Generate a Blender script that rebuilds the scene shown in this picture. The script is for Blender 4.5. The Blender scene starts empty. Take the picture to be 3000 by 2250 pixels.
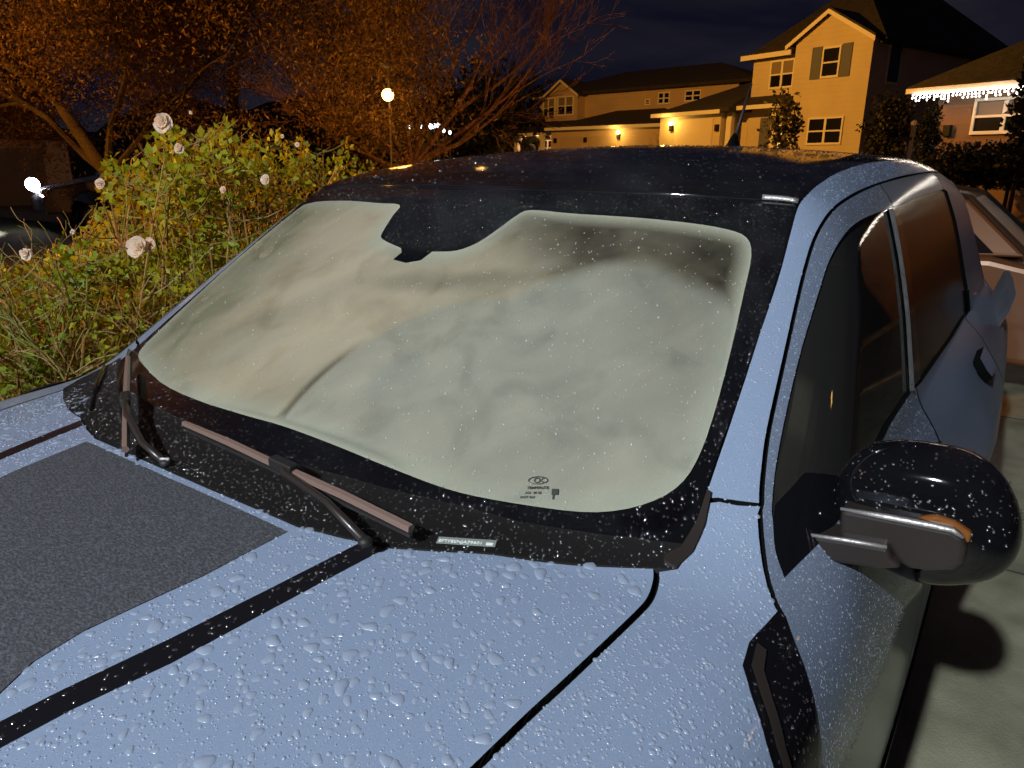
import bpy, math, random
import numpy as np
from mathutils import Vector, Matrix
from mathutils.geometry import delaunay_2d_cdt
R = math.radians
random.seed(7); rng = np.random.default_rng(11)
S = bpy.context.scene
COL = S.collection
# ------------------------------------------------------------------ camera
CAM = np.array([0.15970, 0.96292, 1.49683])
YAW, PIT, ROL, FPX = R(215.32449), R(-16.9288), R(0.31349), 2095.22
_d = np.array([math.cos(YAW)*math.cos(PIT), math.sin(YAW)*math.cos(PIT), math.sin(PIT)])
_r = np.cross(_d, [0, 0, 1]); _r /= np.linalg.norm(_r); _u = np.cross(_r, _d)
_r, _u = _r*math.cos(ROL)+_u*math.sin(ROL), -_r*math.sin(ROL)+_u*math.cos(ROL)
cd = bpy.data.cameras.new('camera'); cam = bpy.data.objects.new('camera', cd); COL.objects.link(cam)
cd.sensor_width = 36; cd.lens = FPX*36/3000; cd.clip_start = .02; cd.clip_end = 2000
cam.matrix_world = Matrix(((_r[0], _u[0], -_d[0], CAM[0]), (_r[1], _u[1], -_d[1], CAM[1]), (_r[2], _u[2], -_d[2], CAM[2]), (0, 0, 0, 1)))
S.camera = cam
# ------------------------------------------------------------------ render look
S.view_settings.view_transform = 'Standard'; S.view_settings.look = 'None'; S.view_settings.gamma = 1
S.view_settings.exposure = 0.0
S.cycles.max_bounces = 8; S.cycles.transparent_max_bounces = 16; S.cycles.sample_clamp_indirect = 4
# ------------------------------------------------------------------ night sky
W = bpy.data.worlds.new('World'); S.world = W; W.use_nodes = True
wn = W.node_tree; wn.nodes.clear()
wo = wn.nodes.new('ShaderNodeOutputWorld'); wb = wn.nodes.new('ShaderNodeBackground')
tc = wn.nodes.new('ShaderNodeTexCoord'); mp = wn.nodes.new('ShaderNodeMapping'); mp.inputs['Scale'].default_value = (1.3, 1.3, 4.5)
nz = wn.nodes.new('ShaderNodeTexNoise'); nz.inputs['Scale'].default_value = 2.3; nz.inputs['Detail'].default_value = 6; nz.inputs['Distortion'].default_value = .4
rp = wn.nodes.new('ShaderNodeValToRGB')
rp.color_ramp.elements[0].position = .36; rp.color_ramp.elements[0].color = (.0040, .0042, .011, 1)
rp.color_ramp.elements[1].position = .66; rp.color_ramp.elements[1].color = (.018, .0165, .023, 1)
wn.links.new(tc.outputs['Generated'], mp.inputs[0]); wn.links.new(mp.outputs[0], nz.inputs['Vector']); wn.links.new(nz.outputs[0], rp.inputs[0])
wn.links.new(rp.outputs[0], wb.inputs[0]); wb.inputs[1].default_value = 1.0; wn.links.new(wb.outputs[0], wo.inputs[0])
# ------------------------------------------------------------------ lamps (power, place)
def point_lamp(name, loc, col, watts, radius, parent=None):
    l = bpy.data.lights.new(name, 'POINT'); l.color = col; l.energy = watts; l.shadow_soft_size = radius
    o = bpy.data.objects.new(name, l); COL.objects.link(o); o.location = loc
    if parent: o.parent = parent
    return o
FLOOD = (4.3, .62, 4.55)          # flood light on the garage wall the car is parked in front of
SODIUM = (1.0, .42, .05)
# ------------------------------------------------------------------ materials
def mat(name, base=(.5, .5, .5), rough=.5, metal=0, coat=0, emit=None, es=0, spec=.5, noise=None, bump=None, alpha=None):
    m = bpy.data.materials.new(name); m.use_nodes = True; nt = m.node_tree; b = nt.nodes['Principled BSDF']
    b.inputs['Base Color'].default_value = (*base, 1); b.inputs['Roughness'].default_value = rough
    b.inputs['Metallic'].default_value = metal; b.inputs['Coat Weight'].default_value = coat; b.inputs['Coat Roughness'].default_value = .06
    b.inputs['Specular IOR Level'].default_value = spec
    if emit: b.inputs['Emission Color'].default_value = (*emit, 1); b.inputs['Emission Strength'].default_value = es
    t = nt.nodes.new('ShaderNodeTexCoord')
    if noise:                      # (scale, other colour, lo, hi[, stretch])
        n = nt.nodes.new('ShaderNodeTexNoise'); n.inputs['Scale'].default_value = noise[0]; n.inputs['Detail'].default_value = 5
        v = t.outputs['Object']
        if len(noise) > 4:
            mp = nt.nodes.new('ShaderNodeMapping'); mp.inputs['Scale'].default_value = noise[4]; nt.links.new(v, mp.inputs[0]); v = mp.outputs[0]
        nt.links.new(v, n.inputs['Vector'])
        r = nt.nodes.new('ShaderNodeValToRGB'); r.color_ramp.elements[0].position = noise[2]; r.color_ramp.elements[1].position = noise[3]
        r.color_ramp.elements[0].color = (*base, 1); r.color_ramp.elements[1].color = (*noise[1], 1)
        nt.links.new(n.outputs[0], r.inputs[0]); nt.links.new(r.outputs[0], b.inputs['Base Color'])
    if bump:                       # (scale, strength, distance[, stretch])
        n = nt.nodes.new('ShaderNodeTexNoise'); n.inputs['Scale'].default_value = bump[0]; n.inputs['Detail'].default_value = 3
        v = t.outputs['Object']
        if len(bump) > 3:
            mp = nt.nodes.new('ShaderNodeMapping'); mp.inputs['Scale'].default_value = bump[3]; nt.links.new(v, mp.inputs[0]); v = mp.outputs[0]
        nt.links.new(v, n.inputs['Vector'])
        bp = nt.nodes.new('ShaderNodeBump'); bp.inputs['Strength'].default_value = bump[1]; bp.inputs['Distance'].default_value = bump[2]
        nt.links.new(n.outputs[0], bp.inputs['Height']); nt.links.new(bp.outputs[0], b.inputs['Normal'])
    return m
def N(nt, t, **kw):
    n = nt.nodes.new(t)
    for k, v in kw.items():
        if k == 'op': n.operation = v
        else: n.inputs[k].default_value = v
    return n
M = {}
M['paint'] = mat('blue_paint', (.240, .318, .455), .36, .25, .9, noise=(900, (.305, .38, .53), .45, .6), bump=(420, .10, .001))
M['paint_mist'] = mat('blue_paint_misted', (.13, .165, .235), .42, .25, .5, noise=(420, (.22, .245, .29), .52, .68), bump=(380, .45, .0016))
M['black_gloss'] = mat('black_gloss', (.004, .004, .005), .06, 0, 0, bump=(300, .03, .001))
M['black_roof'] = mat('black_roof_paint', (.004, .004, .005), .07, 0, 0, bump=(260, .03, .001))
M['black_stripe'] = mat('black_stripe_film', (.006, .006, .008), .3, 0, 0)
M['black_plastic'] = mat('black_plastic', (.006, .0055, .0055), .6, 0, 0, spec=.25, bump=(500, .3, .0015))
M['lamp_housing'] = mat('misted_lamp_housing', (.085, .085, .10), .5, bump=(380, .4, .0016))
M['rubber'] = mat('rubber', (.010, .009, .009), .6)
M['dark'] = mat('shut_line_black', (.002, .002, .002), .9, spec=.1)
M['decal'] = mat('textured_decal', (.034, .036, .042), .7, 0, 0, noise=(330, (.080, .084, .098), .42, .70, (1, .55, 1)), bump=(330, .8, .002))
M['trim_grey'] = mat('satin_grey_trim', (.024, .019, .017), .36, .1, .2)
M['wiper'] = mat('wiper_rubber_orange_glint', (.20, .135, .11), .36, .15, .3, bump=(700, .2, .001))  # wiper: brown tint puts the street lamps' orange reflection into the blade colour
M['seal'] = mat('wet_window_seal', (.26, .27, .27), .5, .1, 0, bump=(500, .6, .002))
M['silver'] = mat('silver_edge', (.42, .40, .39), .38, .7, 0, bump=(600, .4, .002))
M['interior'] = mat('interior_plastic', (.010, .010, .010), .8)
M['seat_cloth'] = mat('seat_leather', (.07, .045, .03), .6)
M['white_print'] = mat('white_print', (.75, .78, .76), .5)
M['label_film'] = mat('label_film', (.20, .23, .21), .4)
M['ink'] = mat('etched_ink', (.03, .035, .028), .7)
M['amber'] = mat('amber_lens', (.17, .06, .015), .2, 0, .5)
M['tail_red'] = mat('lit_tail_lens', (.5, .01, .005), .3, emit=(1, .035, .01), es=1.8)
M['tyre'] = mat('tyre', (.015, .015, .015), .8)
M['rim'] = mat('rim', (.25, .25, .26), .35, .8)
def drop_mat(name, refl, tint, milk=.10):
    m = bpy.data.materials.new(name); m.use_nodes = True; nt = m.node_tree; nt.nodes.clear()
    o = nt.nodes.new('ShaderNodeOutputMaterial'); mx = nt.nodes.new('ShaderNodeMixShader'); tr = nt.nodes.new('ShaderNodeBsdfTransparent')
    gl = nt.nodes.new('ShaderNodeBsdfGlossy'); gl.inputs['Roughness'].default_value = .11; gl.inputs[0].default_value = (1, 1, 1, 1)
    tr.inputs[0].default_value = (*tint, 1)
    lw = nt.nodes.new('ShaderNodeLayerWeight'); lw.inputs[0].default_value = .25
    a = N(nt, 'ShaderNodeMath', op='MULTIPLY_ADD'); a.inputs[1].default_value = .08; a.inputs[2].default_value = refl
    df = nt.nodes.new('ShaderNodeBsdfDiffuse'); df.inputs[0].default_value = (.85, .9, 1, 1); mk = nt.nodes.new('ShaderNodeMixShader'); mk.inputs[0].default_value = milk
    nt.links.new(tr.outputs[0], mk.inputs[1]); nt.links.new(df.outputs[0], mk.inputs[2])
    nt.links.new(lw.outputs['Fresnel'], a.inputs[0]); nt.links.new(a.outputs[0], mx.inputs[0])
    nt.links.new(mk.outputs[0], mx.inputs[1]); nt.links.new(gl.outputs[0], mx.inputs[2]); nt.links.new(mx.outputs[0], o.inputs[0]); return m
M['drop_dark'] = drop_mat('water_drop_on_black', .5, (1, 1, 1), .02)
def glass_mat(name, tint, refl_rough=.03, film=(.05, .05, .045), f=.25):
    m = bpy.data.materials.new(name); m.use_nodes = True; nt = m.node_tree; nt.nodes.clear()
    o = nt.nodes.new('ShaderNodeOutputMaterial'); mx = nt.nodes.new('ShaderNodeMixShader'); tr = nt.nodes.new('ShaderNodeBsdfTransparent')
    gl = nt.nodes.new('ShaderNodeBsdfGlossy'); gl.inputs['Roughness'].default_value = refl_rough; tr.inputs[0].default_value = (*tint, 1)
    df = nt.nodes.new('ShaderNodeBsdfDiffuse'); df.inputs[0].default_value = (*film, 1); m2 = nt.nodes.new('ShaderNodeMixShader'); m2.inputs[0].default_value = f
    lw = nt.nodes.new('ShaderNodeLayerWeight'); lw.inputs[0].default_value = .32
    nt.links.new(tr.outputs[0], m2.inputs[1]); nt.links.new(df.outputs[0], m2.inputs[2])
    nt.links.new(lw.outputs['Fresnel'], mx.inputs[0]); nt.links.new(m2.outputs[0], mx.inputs[1]); nt.links.new(gl.outputs[0], mx.inputs[2])
    nt.links.new(mx.outputs[0], o.inputs[0]); return m
M['side_glass'] = glass_mat('side_glass', (.35, .36, .34)); M['rear_glass'] = glass_mat('rear_side_glass', (.2, .2, .2), .12, (.03, .02, .015), .3)
def fog_mat():
    """windscreen: glass misted on the inside; mist density and tone vary in wiped swirls, thin mist lets the dark cabin through"""
    m = bpy.data.materials.new('fogged_windscreen'); m.use_nodes = True; nt = m.node_tree; nt.nodes.clear(); L = nt.links.new
    tc = nt.nodes.new('ShaderNodeTexCoord'); sep = nt.nodes.new('ShaderNodeSeparateXYZ')
    # warp the (y,z) coordinates a little so that every wiped edge wanders
    nz = N(nt, 'ShaderNodeTexNoise', Scale=5.0, Detail=4.0); L(tc.outputs['Object'], nz.inputs['Vector'])
    sub = N(nt, 'ShaderNodeVectorMath', op='SUBTRACT'); sub.inputs[1].default_value = (.5, .5, .5); L(nz.outputs['Color'], sub.inputs[0])
    scl = N(nt, 'ShaderNodeVectorMath', op='SCALE'); scl.inputs['Scale'].default_value = .05; L(sub.outputs[0], scl.inputs[0])
    add = N(nt, 'ShaderNodeVectorMath', op='ADD'); L(tc.outputs['Object'], add.inputs[0]); L(scl.outputs[0], add.inputs[1]); L(add.outputs[0], sep.inputs[0])
    def m2(op, a, b, c=None):
        n = N(nt, 'ShaderNodeMath', op=op)
        for i, v in enumerate((a, b, c)):
            if v is None: continue
            if isinstance(v, (int, float)): n.inputs[i].default_value = v
            else: L(v, n.inputs[i])
        return n.outputs[0]
    sp0 = nt.nodes.new('ShaderNodeSeparateXYZ'); L(tc.outputs['Object'], sp0.inputs[0])
    def blob(cy, cz, ry, rz, soft, ang=0, crisp=False):   # 1 inside an ellipse, 0 outside
        s = sp0 if crisp else sep
        dy = m2('SUBTRACT', s.outputs['Y'], cy); dz = m2('SUBTRACT', s.outputs['Z'], cz)
        c, sn = math.cos(ang), math.sin(ang)
        a = m2('ADD', m2('MULTIPLY', dy, c/ry), m2('MULTIPLY', dz, sn/ry)); b = m2('ADD', m2('MULTIPLY', dy, -sn/rz), m2('MULTIPLY', dz, c/rz))
        r = m2('SQRT', m2('ADD', m2('MULTIPLY', a, a), m2('MULTIPLY', b, b)), 0)
        n = nt.nodes.new('ShaderNodeMapRange'); n.interpolation_type = 'SMOOTHSTEP'; n.inputs['From Min'].default_value = 1-soft; n.inputs['From Max'].default_value = 1+soft
        n.inputs['To Min'].default_value = 1; n.inputs['To Max'].default_value = 0; L(r, n.inputs['Value']); return n.outputs[0]
    def mix(f, a, b):
        n = nt.nodes.new('ShaderNodeMix'); n.data_type = 'RGBA'
        if isinstance(f, (int, float)): n.inputs[0].default_value = f
        else: L(f, n.inputs[0])
        for i, v in ((6, a), (7, b)):
            if isinstance(v, tuple): n.inputs[i].default_value = (*v, 1)
            else: L(v, n.inputs[i])
        return n.outputs[2]
    # streaks: noise stretched along hand strokes
    m0 = nt.nodes.new('ShaderNodeMapping'); m0.inputs['Rotation'].default_value = (R(-32), 0, 0); L(add.outputs[0], m0.inputs[0])
    mp = nt.nodes.new('ShaderNodeMapping'); mp.inputs['Scale'].default_value = (1.5, 1.9, 11); L(m0.outputs[0], mp.inputs[0])
    st = N(nt, 'ShaderNodeTexNoise', Scale=1.0, Detail=7.0, Distortion=.7); L(mp.outputs[0], st.inputs['Vector'])
    lg = N(nt, 'ShaderNodeTexNoise', Scale=3.2, Detail=3.0, Distortion=.6); L(tc.outputs['Object'], lg.inputs['Vector'])
    stf = nt.nodes.new('ShaderNodeMapRange'); stf.inputs['From Min'].default_value = .36; stf.inputs['From Max'].default_value = .66; L(st.outputs[0], stf.inputs['Value'])
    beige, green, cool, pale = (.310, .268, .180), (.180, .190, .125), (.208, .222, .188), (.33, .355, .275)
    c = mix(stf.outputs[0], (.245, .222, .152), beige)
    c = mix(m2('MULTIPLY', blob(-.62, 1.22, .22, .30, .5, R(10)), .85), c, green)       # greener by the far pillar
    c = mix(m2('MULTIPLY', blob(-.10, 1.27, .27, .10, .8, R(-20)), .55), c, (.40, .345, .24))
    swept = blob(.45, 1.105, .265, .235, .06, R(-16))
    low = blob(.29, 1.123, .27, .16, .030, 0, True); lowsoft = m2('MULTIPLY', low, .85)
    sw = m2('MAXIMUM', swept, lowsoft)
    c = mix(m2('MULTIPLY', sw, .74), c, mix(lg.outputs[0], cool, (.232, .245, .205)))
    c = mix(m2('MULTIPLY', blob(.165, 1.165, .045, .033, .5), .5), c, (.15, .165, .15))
    ring = m2('MULTIPLY', m2('SUBTRACT', blob(.283, 1.123, .277, .166, .04, 0, True), low), blob(.03, 1.115, .07, .06, .6))
    mo = N(nt, 'ShaderNodeTexNoise', Scale=9.0, Detail=6.0, Distortion=.5); L(add.outputs[0], mo.inputs['Vector'])
    c = mix(m2('MULTIPLY', m2('SUBTRACT', mo.outputs[0], .40), 1.3), c, (.36, .34, .26))
    fog = m2('MULTIPLY_ADD', stf.outputs[0], .10, .84)
    fog = m2('SUBTRACT', fog, m2('MULTIPLY', m2('MAXIMUM', m2('SUBTRACT', .47, mo.outputs[0]), 0), .9))
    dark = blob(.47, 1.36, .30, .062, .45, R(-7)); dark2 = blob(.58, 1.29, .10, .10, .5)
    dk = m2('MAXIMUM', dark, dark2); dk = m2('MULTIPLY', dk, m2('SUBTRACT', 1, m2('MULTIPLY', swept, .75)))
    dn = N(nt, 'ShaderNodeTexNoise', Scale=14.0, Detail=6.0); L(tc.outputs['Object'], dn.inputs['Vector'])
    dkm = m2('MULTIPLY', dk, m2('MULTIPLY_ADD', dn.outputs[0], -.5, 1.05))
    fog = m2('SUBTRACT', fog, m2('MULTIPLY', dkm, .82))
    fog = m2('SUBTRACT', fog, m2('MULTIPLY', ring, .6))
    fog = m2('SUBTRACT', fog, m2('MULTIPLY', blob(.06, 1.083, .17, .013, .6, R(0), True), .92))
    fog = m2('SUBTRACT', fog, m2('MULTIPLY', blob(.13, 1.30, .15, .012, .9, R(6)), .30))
    # undisturbed condensation stays along the glass edge
    ew = nt.nodes.new('ShaderNodeAttribute'); ew.attribute_name = 'edge'
    c = mix(m2('MULTIPLY', ew.outputs['Fac'], .75), c, pale); fog = m2('MAXIMUM', fog, m2('MULTIPLY', ew.outputs['Fac'], .93))
    fine = N(nt, 'ShaderNodeTexNoise', Scale=420.0, Detail=2.0); L(tc.outputs['Object'], fine.inputs['Vector'])
    fog = m2('MULTIPLY', fog, m2('MULTIPLY_ADD', fine.outputs[0], .22, .89))
    fog = m2('MINIMUM', m2('MAXIMUM', fog, .02), 1)
    df = nt.nodes.new('ShaderNodeBsdfDiffuse'); L(c, df.inputs[0]); tr = nt.nodes.new('ShaderNodeBsdfTransparent'); tr.inputs[0].default_value = (.7, .78, .7, 1)
    mx = nt.nodes.new('ShaderNodeMixShader'); L(fog, mx.inputs[0]); L(tr.outputs[0], mx.inputs[1]); L(df.outputs[0], mx.inputs[2])
    gl = nt.nodes.new('ShaderNodeBsdfGlossy'); gl.inputs['Roughness'].default_value = .05
    fr = N(nt, 'ShaderNodeFresnel', IOR=1.45); mx2 = nt.nodes.new('ShaderNodeMixShader'); L(fr.outputs[0], mx2.inputs[0]); L(mx.outputs[0], mx2.inputs[1]); L(gl.outputs[0], mx2.inputs[2])
    o = nt.nodes.new('ShaderNodeOutputMaterial'); L(mx2.outputs[0], o.inputs[0]); return m
M['fog'] = fog_mat()
def bead_mat(name, col, rough, keep, coat=1.0):
    m = mat(name, col, rough, 0, coat); nt = m.node_tree; p = nt.nodes['Principled BSDF']; p.inputs['Coat Roughness'].default_value = .10
    t = nt.nodes.new('ShaderNodeBsdfTransparent'); mx = nt.nodes.new('ShaderNodeMixShader'); mx.inputs[0].default_value = keep; o = nt.nodes['Material Output']
    nt.links.new(t.outputs[0], mx.inputs[1]); nt.links.new(p.outputs[0], mx.inputs[2]); nt.links.new(mx.outputs[0], o.inputs[0]); return m
M['drop'] = bead_mat('water_bead_on_paint', (.33, .39, .50), .35, .62); M['drop_fog'] = bead_mat('water_bead_on_glass', (.50, .52, .46), .25, .5)
# ------------------------------------------------------------------ object helpers
def tag(o, label=None, cat=None, group=None, kind=None):
    if label: o['label'] = label
    if cat: o['category'] = cat
    if group: o['group'] = group
    if kind: o['kind'] = kind
    return o
def empty(name, loc=(0, 0, 0), rz=0, label=None, cat=None, group=None):
    o = bpy.data.objects.new(name, None); COL.objects.link(o); o.location = loc; o.rotation_euler.z = rz; o.empty_display_size = .1
    return tag(o, label, cat, group)
class MB:
    def __init__(s): s.v = []; s.f = []
    def add(s, vs, fs):
        n = len(s.v); s.v += [tuple(map(float, p)) for p in vs]; s.f += [tuple(n+i for i in f) for f in fs]; return s
    def box(s, c, sz, rot=None):
        x, y, z = (k/2 for k in sz); P = [(a*x, b*y, d*z) for a in (-1, 1) for b in (-1, 1) for d in (-1, 1)]
        if rot is not None: P = [tuple(rot @ Vector(p)) for p in P]
        P = [(p[0]+c[0], p[1]+c[1], p[2]+c[2]) for p in P]
        return s.add(P, [(0, 1, 3, 2), (4, 6, 7, 5), (0, 4, 5, 1), (2, 3, 7, 6), (0, 2, 6, 4), (1, 5, 7, 3)])
    def b2(s, lo, hi): return s.box([(a+b)/2 for a, b in zip(lo, hi)], [b-a for a, b in zip(lo, hi)])
    def tube(s, pts, rad, n=6, cap=True):
        pts = [Vector(p) for p in pts]; rad = rad if isinstance(rad, (list, tuple)) else [rad]*len(pts); V = []
        for i, p in enumerate(pts):
            t = (pts[min(i+1, len(pts)-1)]-pts[max(i-1, 0)]).normalized(); a = t.orthogonal().normalized() if i == 0 else (a-t*a.dot(t)).normalized(); b = t.cross(a)
            V += [p+(a*math.cos(k*2*math.pi/n)+b*math.sin(k*2*math.pi/n))*rad[i] for k in range(n)]
        Fs = [(i*n+k, i*n+(k+1) % n, (i+1)*n+(k+1) % n, (i+1)*n+k) for i in range(len(pts)-1) for k in range(n)]
        if cap: Fs += [tuple(range(n))[::-1], tuple(range((len(pts)-1)*n, len(pts)*n))]
        return s.add(V, Fs)
    def sphere(s, c, r, nu=12, nv=8, sc=(1, 1, 1)):
        V = [(c[0]+r*sc[0]*math.sin(math.pi*j/nv)*math.cos(2*math.pi*i/nu), c[1]+r*sc[1]*math.sin(math.pi*j/nv)*math.sin(2*math.pi*i/nu), c[2]+r*sc[2]*math.cos(math.pi*j/nv)) for j in range(nv+1) for i in range(nu)]
        return s.add(V, [(j*nu+i, (j+1)*nu+i, (j+1)*nu+(i+1) % nu, j*nu+(i+1) % nu) for j in range(nv) for i in range(nu)])
    def prism(s, poly, axis, a, b):
        """polygon (list of 2D) extruded along axis from a to b"""
        def P(p, t):
            q = [p[0], p[1]]; q.insert(axis, t); return q
        n = len(poly); V = [P(p, a) for p in poly]+[P(p, b) for p in poly]
        return s.add(V, [tuple(range(n))[::-1], tuple(range(n, 2*n))]+[(i, (i+1) % n, n+(i+1) % n, n+i) for i in range(n)])
    def build(s, name, m, parent=None, smooth=False, bevel=0):
        me = bpy.data.meshes.new(name); me.from_pydata(s.v, [], s.f); me.validate(); me.update()
        o = bpy.data.objects.new(name, me); COL.objects.link(o)
        if m: me.materials.append(m)
        if smooth: me.polygons.foreach_set('use_smooth', [True]*len(me.polygons))
        if bevel:
            b = o.modifiers.new('b', 'BEVEL'); b.width = bevel; b.segments = 3; b.limit_method = 'ANGLE'
        if parent is not None: o.parent = parent
        return o
# ------------------------------------------------------------------ the car's skin as one smooth implicit surface (x forward, y to its left, z up)
def smax(a, b, k):
    h = np.maximum(k-np.abs(a-b), 0)/k; return np.maximum(a, b)+h*h*k*.25
def smin(a, b, k): return -smax(-a, -b, k)
def hoodz(x, y):
    t = x+.36; y = np.abs(y)
    return 1.06-.09*t-.06*t*t-.09*y*y+.004*np.exp(-((y-.50)/.045)**2)-.25*np.maximum(t-.9, 0)**2
def wsz(x, y): return 1.086+.645*(-.65-(x-.15*(1-(y/.69)**2)))
def roofz(x, y):
    t = np.maximum(0, x+2.2); t2 = np.minimum(0, x+2.7); t3 = np.maximum(0, x+1.5)
    return 1.563-.055*t*t-.10*t2*t2-.19*t3*t3-.10*y*y
def topz(x, y): return smax(hoodz(x, y), smin(wsz(x, y), roofz(x, y), .03), .04)
def sidey(x, z):
    up = .845-.36*(z-1.05)-.25*np.maximum(0, z-1.2)**2
    q = np.where(x > -1.6, 1.0, .4)
    low = .912-.02*(x+1.6)**2*q
    ramp = np.clip((-x-1.0)/.9, 0, 1); ramp = ramp*ramp*(3-2*ramp)
    low = low+.075*ramp*np.exp(-((z-.85)/.10)**2)-.05*np.maximum(0, .42-z)
    hi = smin(low, up, .02); lo = smin(low, .845+(1.05-z)*.45, .05)
    bul = smin(low, .845+(1.05-z)*1.1, .04)
    lo = lo*(1-ramp)+bul*ramp
    return np.where(z > 1.05, hi, lo)
def F(x, y, z):
    y = np.abs(y); return smax(z-topz(x, y), y-sidey(x, z), .10)
Y0, Z0 = .3, .75
def to3(p, space, off=0.):
    """2D patch coordinates -> points on the skin; 'top' = (x,y), 'side' = (x, angle in degrees round (Y0,Z0))"""
    p = np.asarray(p, float); x = p[:, 0]
    if space == 'top':
        lo = np.full(len(p), .2); hi = np.full(len(p), 1.75); P = lambda t: (x, p[:, 1], t)
    else:
        th = np.radians(p[:, 1]); lo = np.full(len(p), .05); hi = np.full(len(p), 1.3); P = lambda t: (x, Y0+t*np.cos(th), Z0+t*np.sin(th))
    for _ in range(40):
        mi = (lo+hi)/2; g = F(*P(mi)) < 0; lo = np.where(g, mi, lo); hi = np.where(g, hi, mi)
    Q = np.stack(P(lo), 1); Nn = grad(Q)
    return Q+Nn*off, Nn
def grad(Q):
    e = 1e-3; x, y, z = Q.T
    g = np.stack([F(x+e, y, z)-F(x-e, y, z), F(x, y+e, z)-F(x, y-e, z), F(x, y, z+e)-F(x, y, z-e)], 1)
    return g/np.linalg.norm(g, axis=1, keepdims=True)
def inside(poly, pts):
    poly = np.asarray(poly); x, y = pts[:, 0], pts[:, 1]; c = np.zeros(len(pts), bool); j = len(poly)-1
    for i in range(len(poly)):
        xi, yi = poly[i]; xj, yj = poly[j]
        c ^= ((yi > y) != (yj > y)) & (x < (xj-xi)*(y-yi)/(yj-yi+1e-12)+xi); j = i
    return c
def seg(poly, step):
    out = []; poly = np.asarray(poly, float); n = len(poly)
    for i in range(n):
        a, b = poly[i], poly[(i+1) % n]; k = max(1, int(np.ceil(np.abs((b-a)/np.array(step)).max())))
        out += [a+(b-a)*t/k for t in range(k)]
    return np.array(out)
def smooth(pts, k=4):
    """Catmull-Rom through the points of an open line"""
    P = [np.array(p, float) for p in pts]; out = []
    for i in range(len(P)-1):
        a, b, c, d = P[max(i-1, 0)], P[i], P[i+1], P[min(i+2, len(P)-1)]
        for t in np.arange(k)/k: out.append(.5*((2*b)+(-a+c)*t+(2*a-5*b+4*c-d)*t*t+(-a+3*b-3*c+d)*t**3))
    return [tuple(p) for p in out]+[tuple(P[-1])]
def patch(name, outline, space, m, parent, off=0., step=None, holes=(), skirt=.006, mirror=False, edge=False, solver=to3):
    step = step or ((.022, .022) if space == 'top' else (.022, 2.2))
    sc = np.array([1., 1.]) if space == 'top' else np.array([1., .01])
    ol = seg(outline, step); loops = [ol]+[seg(h, step) for h in holes]
    lo, hi = ol.min(0), ol.max(0)
    gx, gy = np.meshgrid(np.arange(lo[0]+step[0]/2, hi[0], step[0]), np.arange(lo[1]+step[1]/2, hi[1], step[1])); G = np.stack([gx.ravel(), gy.ravel()], 1)
    k = inside(ol, G)
    for h in loops[1:]: k &= ~inside(h, G)
    G = G[k]
    for l in loops:       # keep grid points off the outline
        if len(G): G = G[(np.abs((G[:, None]-l[None])/np.array(step)).max(2) > .3).all(1)]
    V = []; E = []
    for l in loops:
        n0 = len(V); V += [tuple(p*sc) for p in l]; E += [(n0+i, n0+(i+1) % len(l)) for i in range(len(l))]
    V += [tuple(p*sc) for p in G]
    vs, es, fs, *_ = delaunay_2d_cdt([Vector(v) for v in V], E, [], 0, 1e-7)
    vs = np.array([tuple(v) for v in vs]); C_ = np.array([vs[list(f)].mean(0) for f in fs]); sl = [l*sc for l in loops]
    k = inside(sl[0], C_)
    for l in sl[1:]: k &= ~inside(l, C_)
    fs = [list(f) for f, q in zip(fs, k) if q]
    P, Nn = solver(vs/sc, space, off)
    if mirror: P = P*[1, -1, 1]; Nn = Nn*[1, -1, 1]
    f2 = []
    for f in fs:
        a, b, c = P[f[0]], P[f[1]], P[f[2]]
        f2.append(tuple(f) if np.cross(b-a, c-a) @ Nn[f[0]] > 0 else tuple(f[::-1]))
    ev = None; nf0 = len(f2)
    if edge:
        bl = np.concatenate(sl); ev = np.array([np.sqrt(((bl-v)**2).sum(1).min()) for v in vs]); ev = np.clip(1-ev/edge, 0, 1)
        ev = np.concatenate([ev, np.zeros(len(P))])
    if skirt:             # boundary edges turned down: gives the sheet its thickness
        cnt = {}
        for f in f2:
            for i in range(len(f)):
                a, b = f[i], f[(i+1) % len(f)]; cnt[(a, b)] = 1
        n = len(P); P = np.concatenate([P, P-Nn*skirt]); Nn = np.concatenate([Nn, Nn])
        f2 += [(b, a, n+a, n+b) for (a, b) in cnt if (b, a) not in cnt]
    me = bpy.data.meshes.new(name); me.from_pydata(P.tolist(), [], f2); me.update(); me.materials.append(m)
    if skirt >= .01 and m in (M['paint'], M['paint_mist']):
        me.materials.append(M['dark']); me.polygons.foreach_set('material_index', [0]*nf0+[1]*(len(me.polygons)-nf0))  # sheet edges coloured black for the shade inside the gaps
    me.polygons.foreach_set('use_smooth', [True]*len(me.polygons)); me.normals_split_custom_set_from_vertices(Nn.tolist())
    if edge:
        at = me.attributes.new('edge', 'FLOAT', 'POINT')
        at.data.foreach_set('value', ev if len(ev) == len(P) else ev[:len(P)])
    o = bpy.data.objects.new(name, me); COL.objects.link(o); o.parent = parent
    return o
def mir(pts): return [(x, -y) for x, y in pts]
def both(name, outline, space, m, parent, **kw):
    return patch(name, outline, space, m, parent, **kw), patch(name, outline, space, m, parent, mirror=True, **kw)
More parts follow.
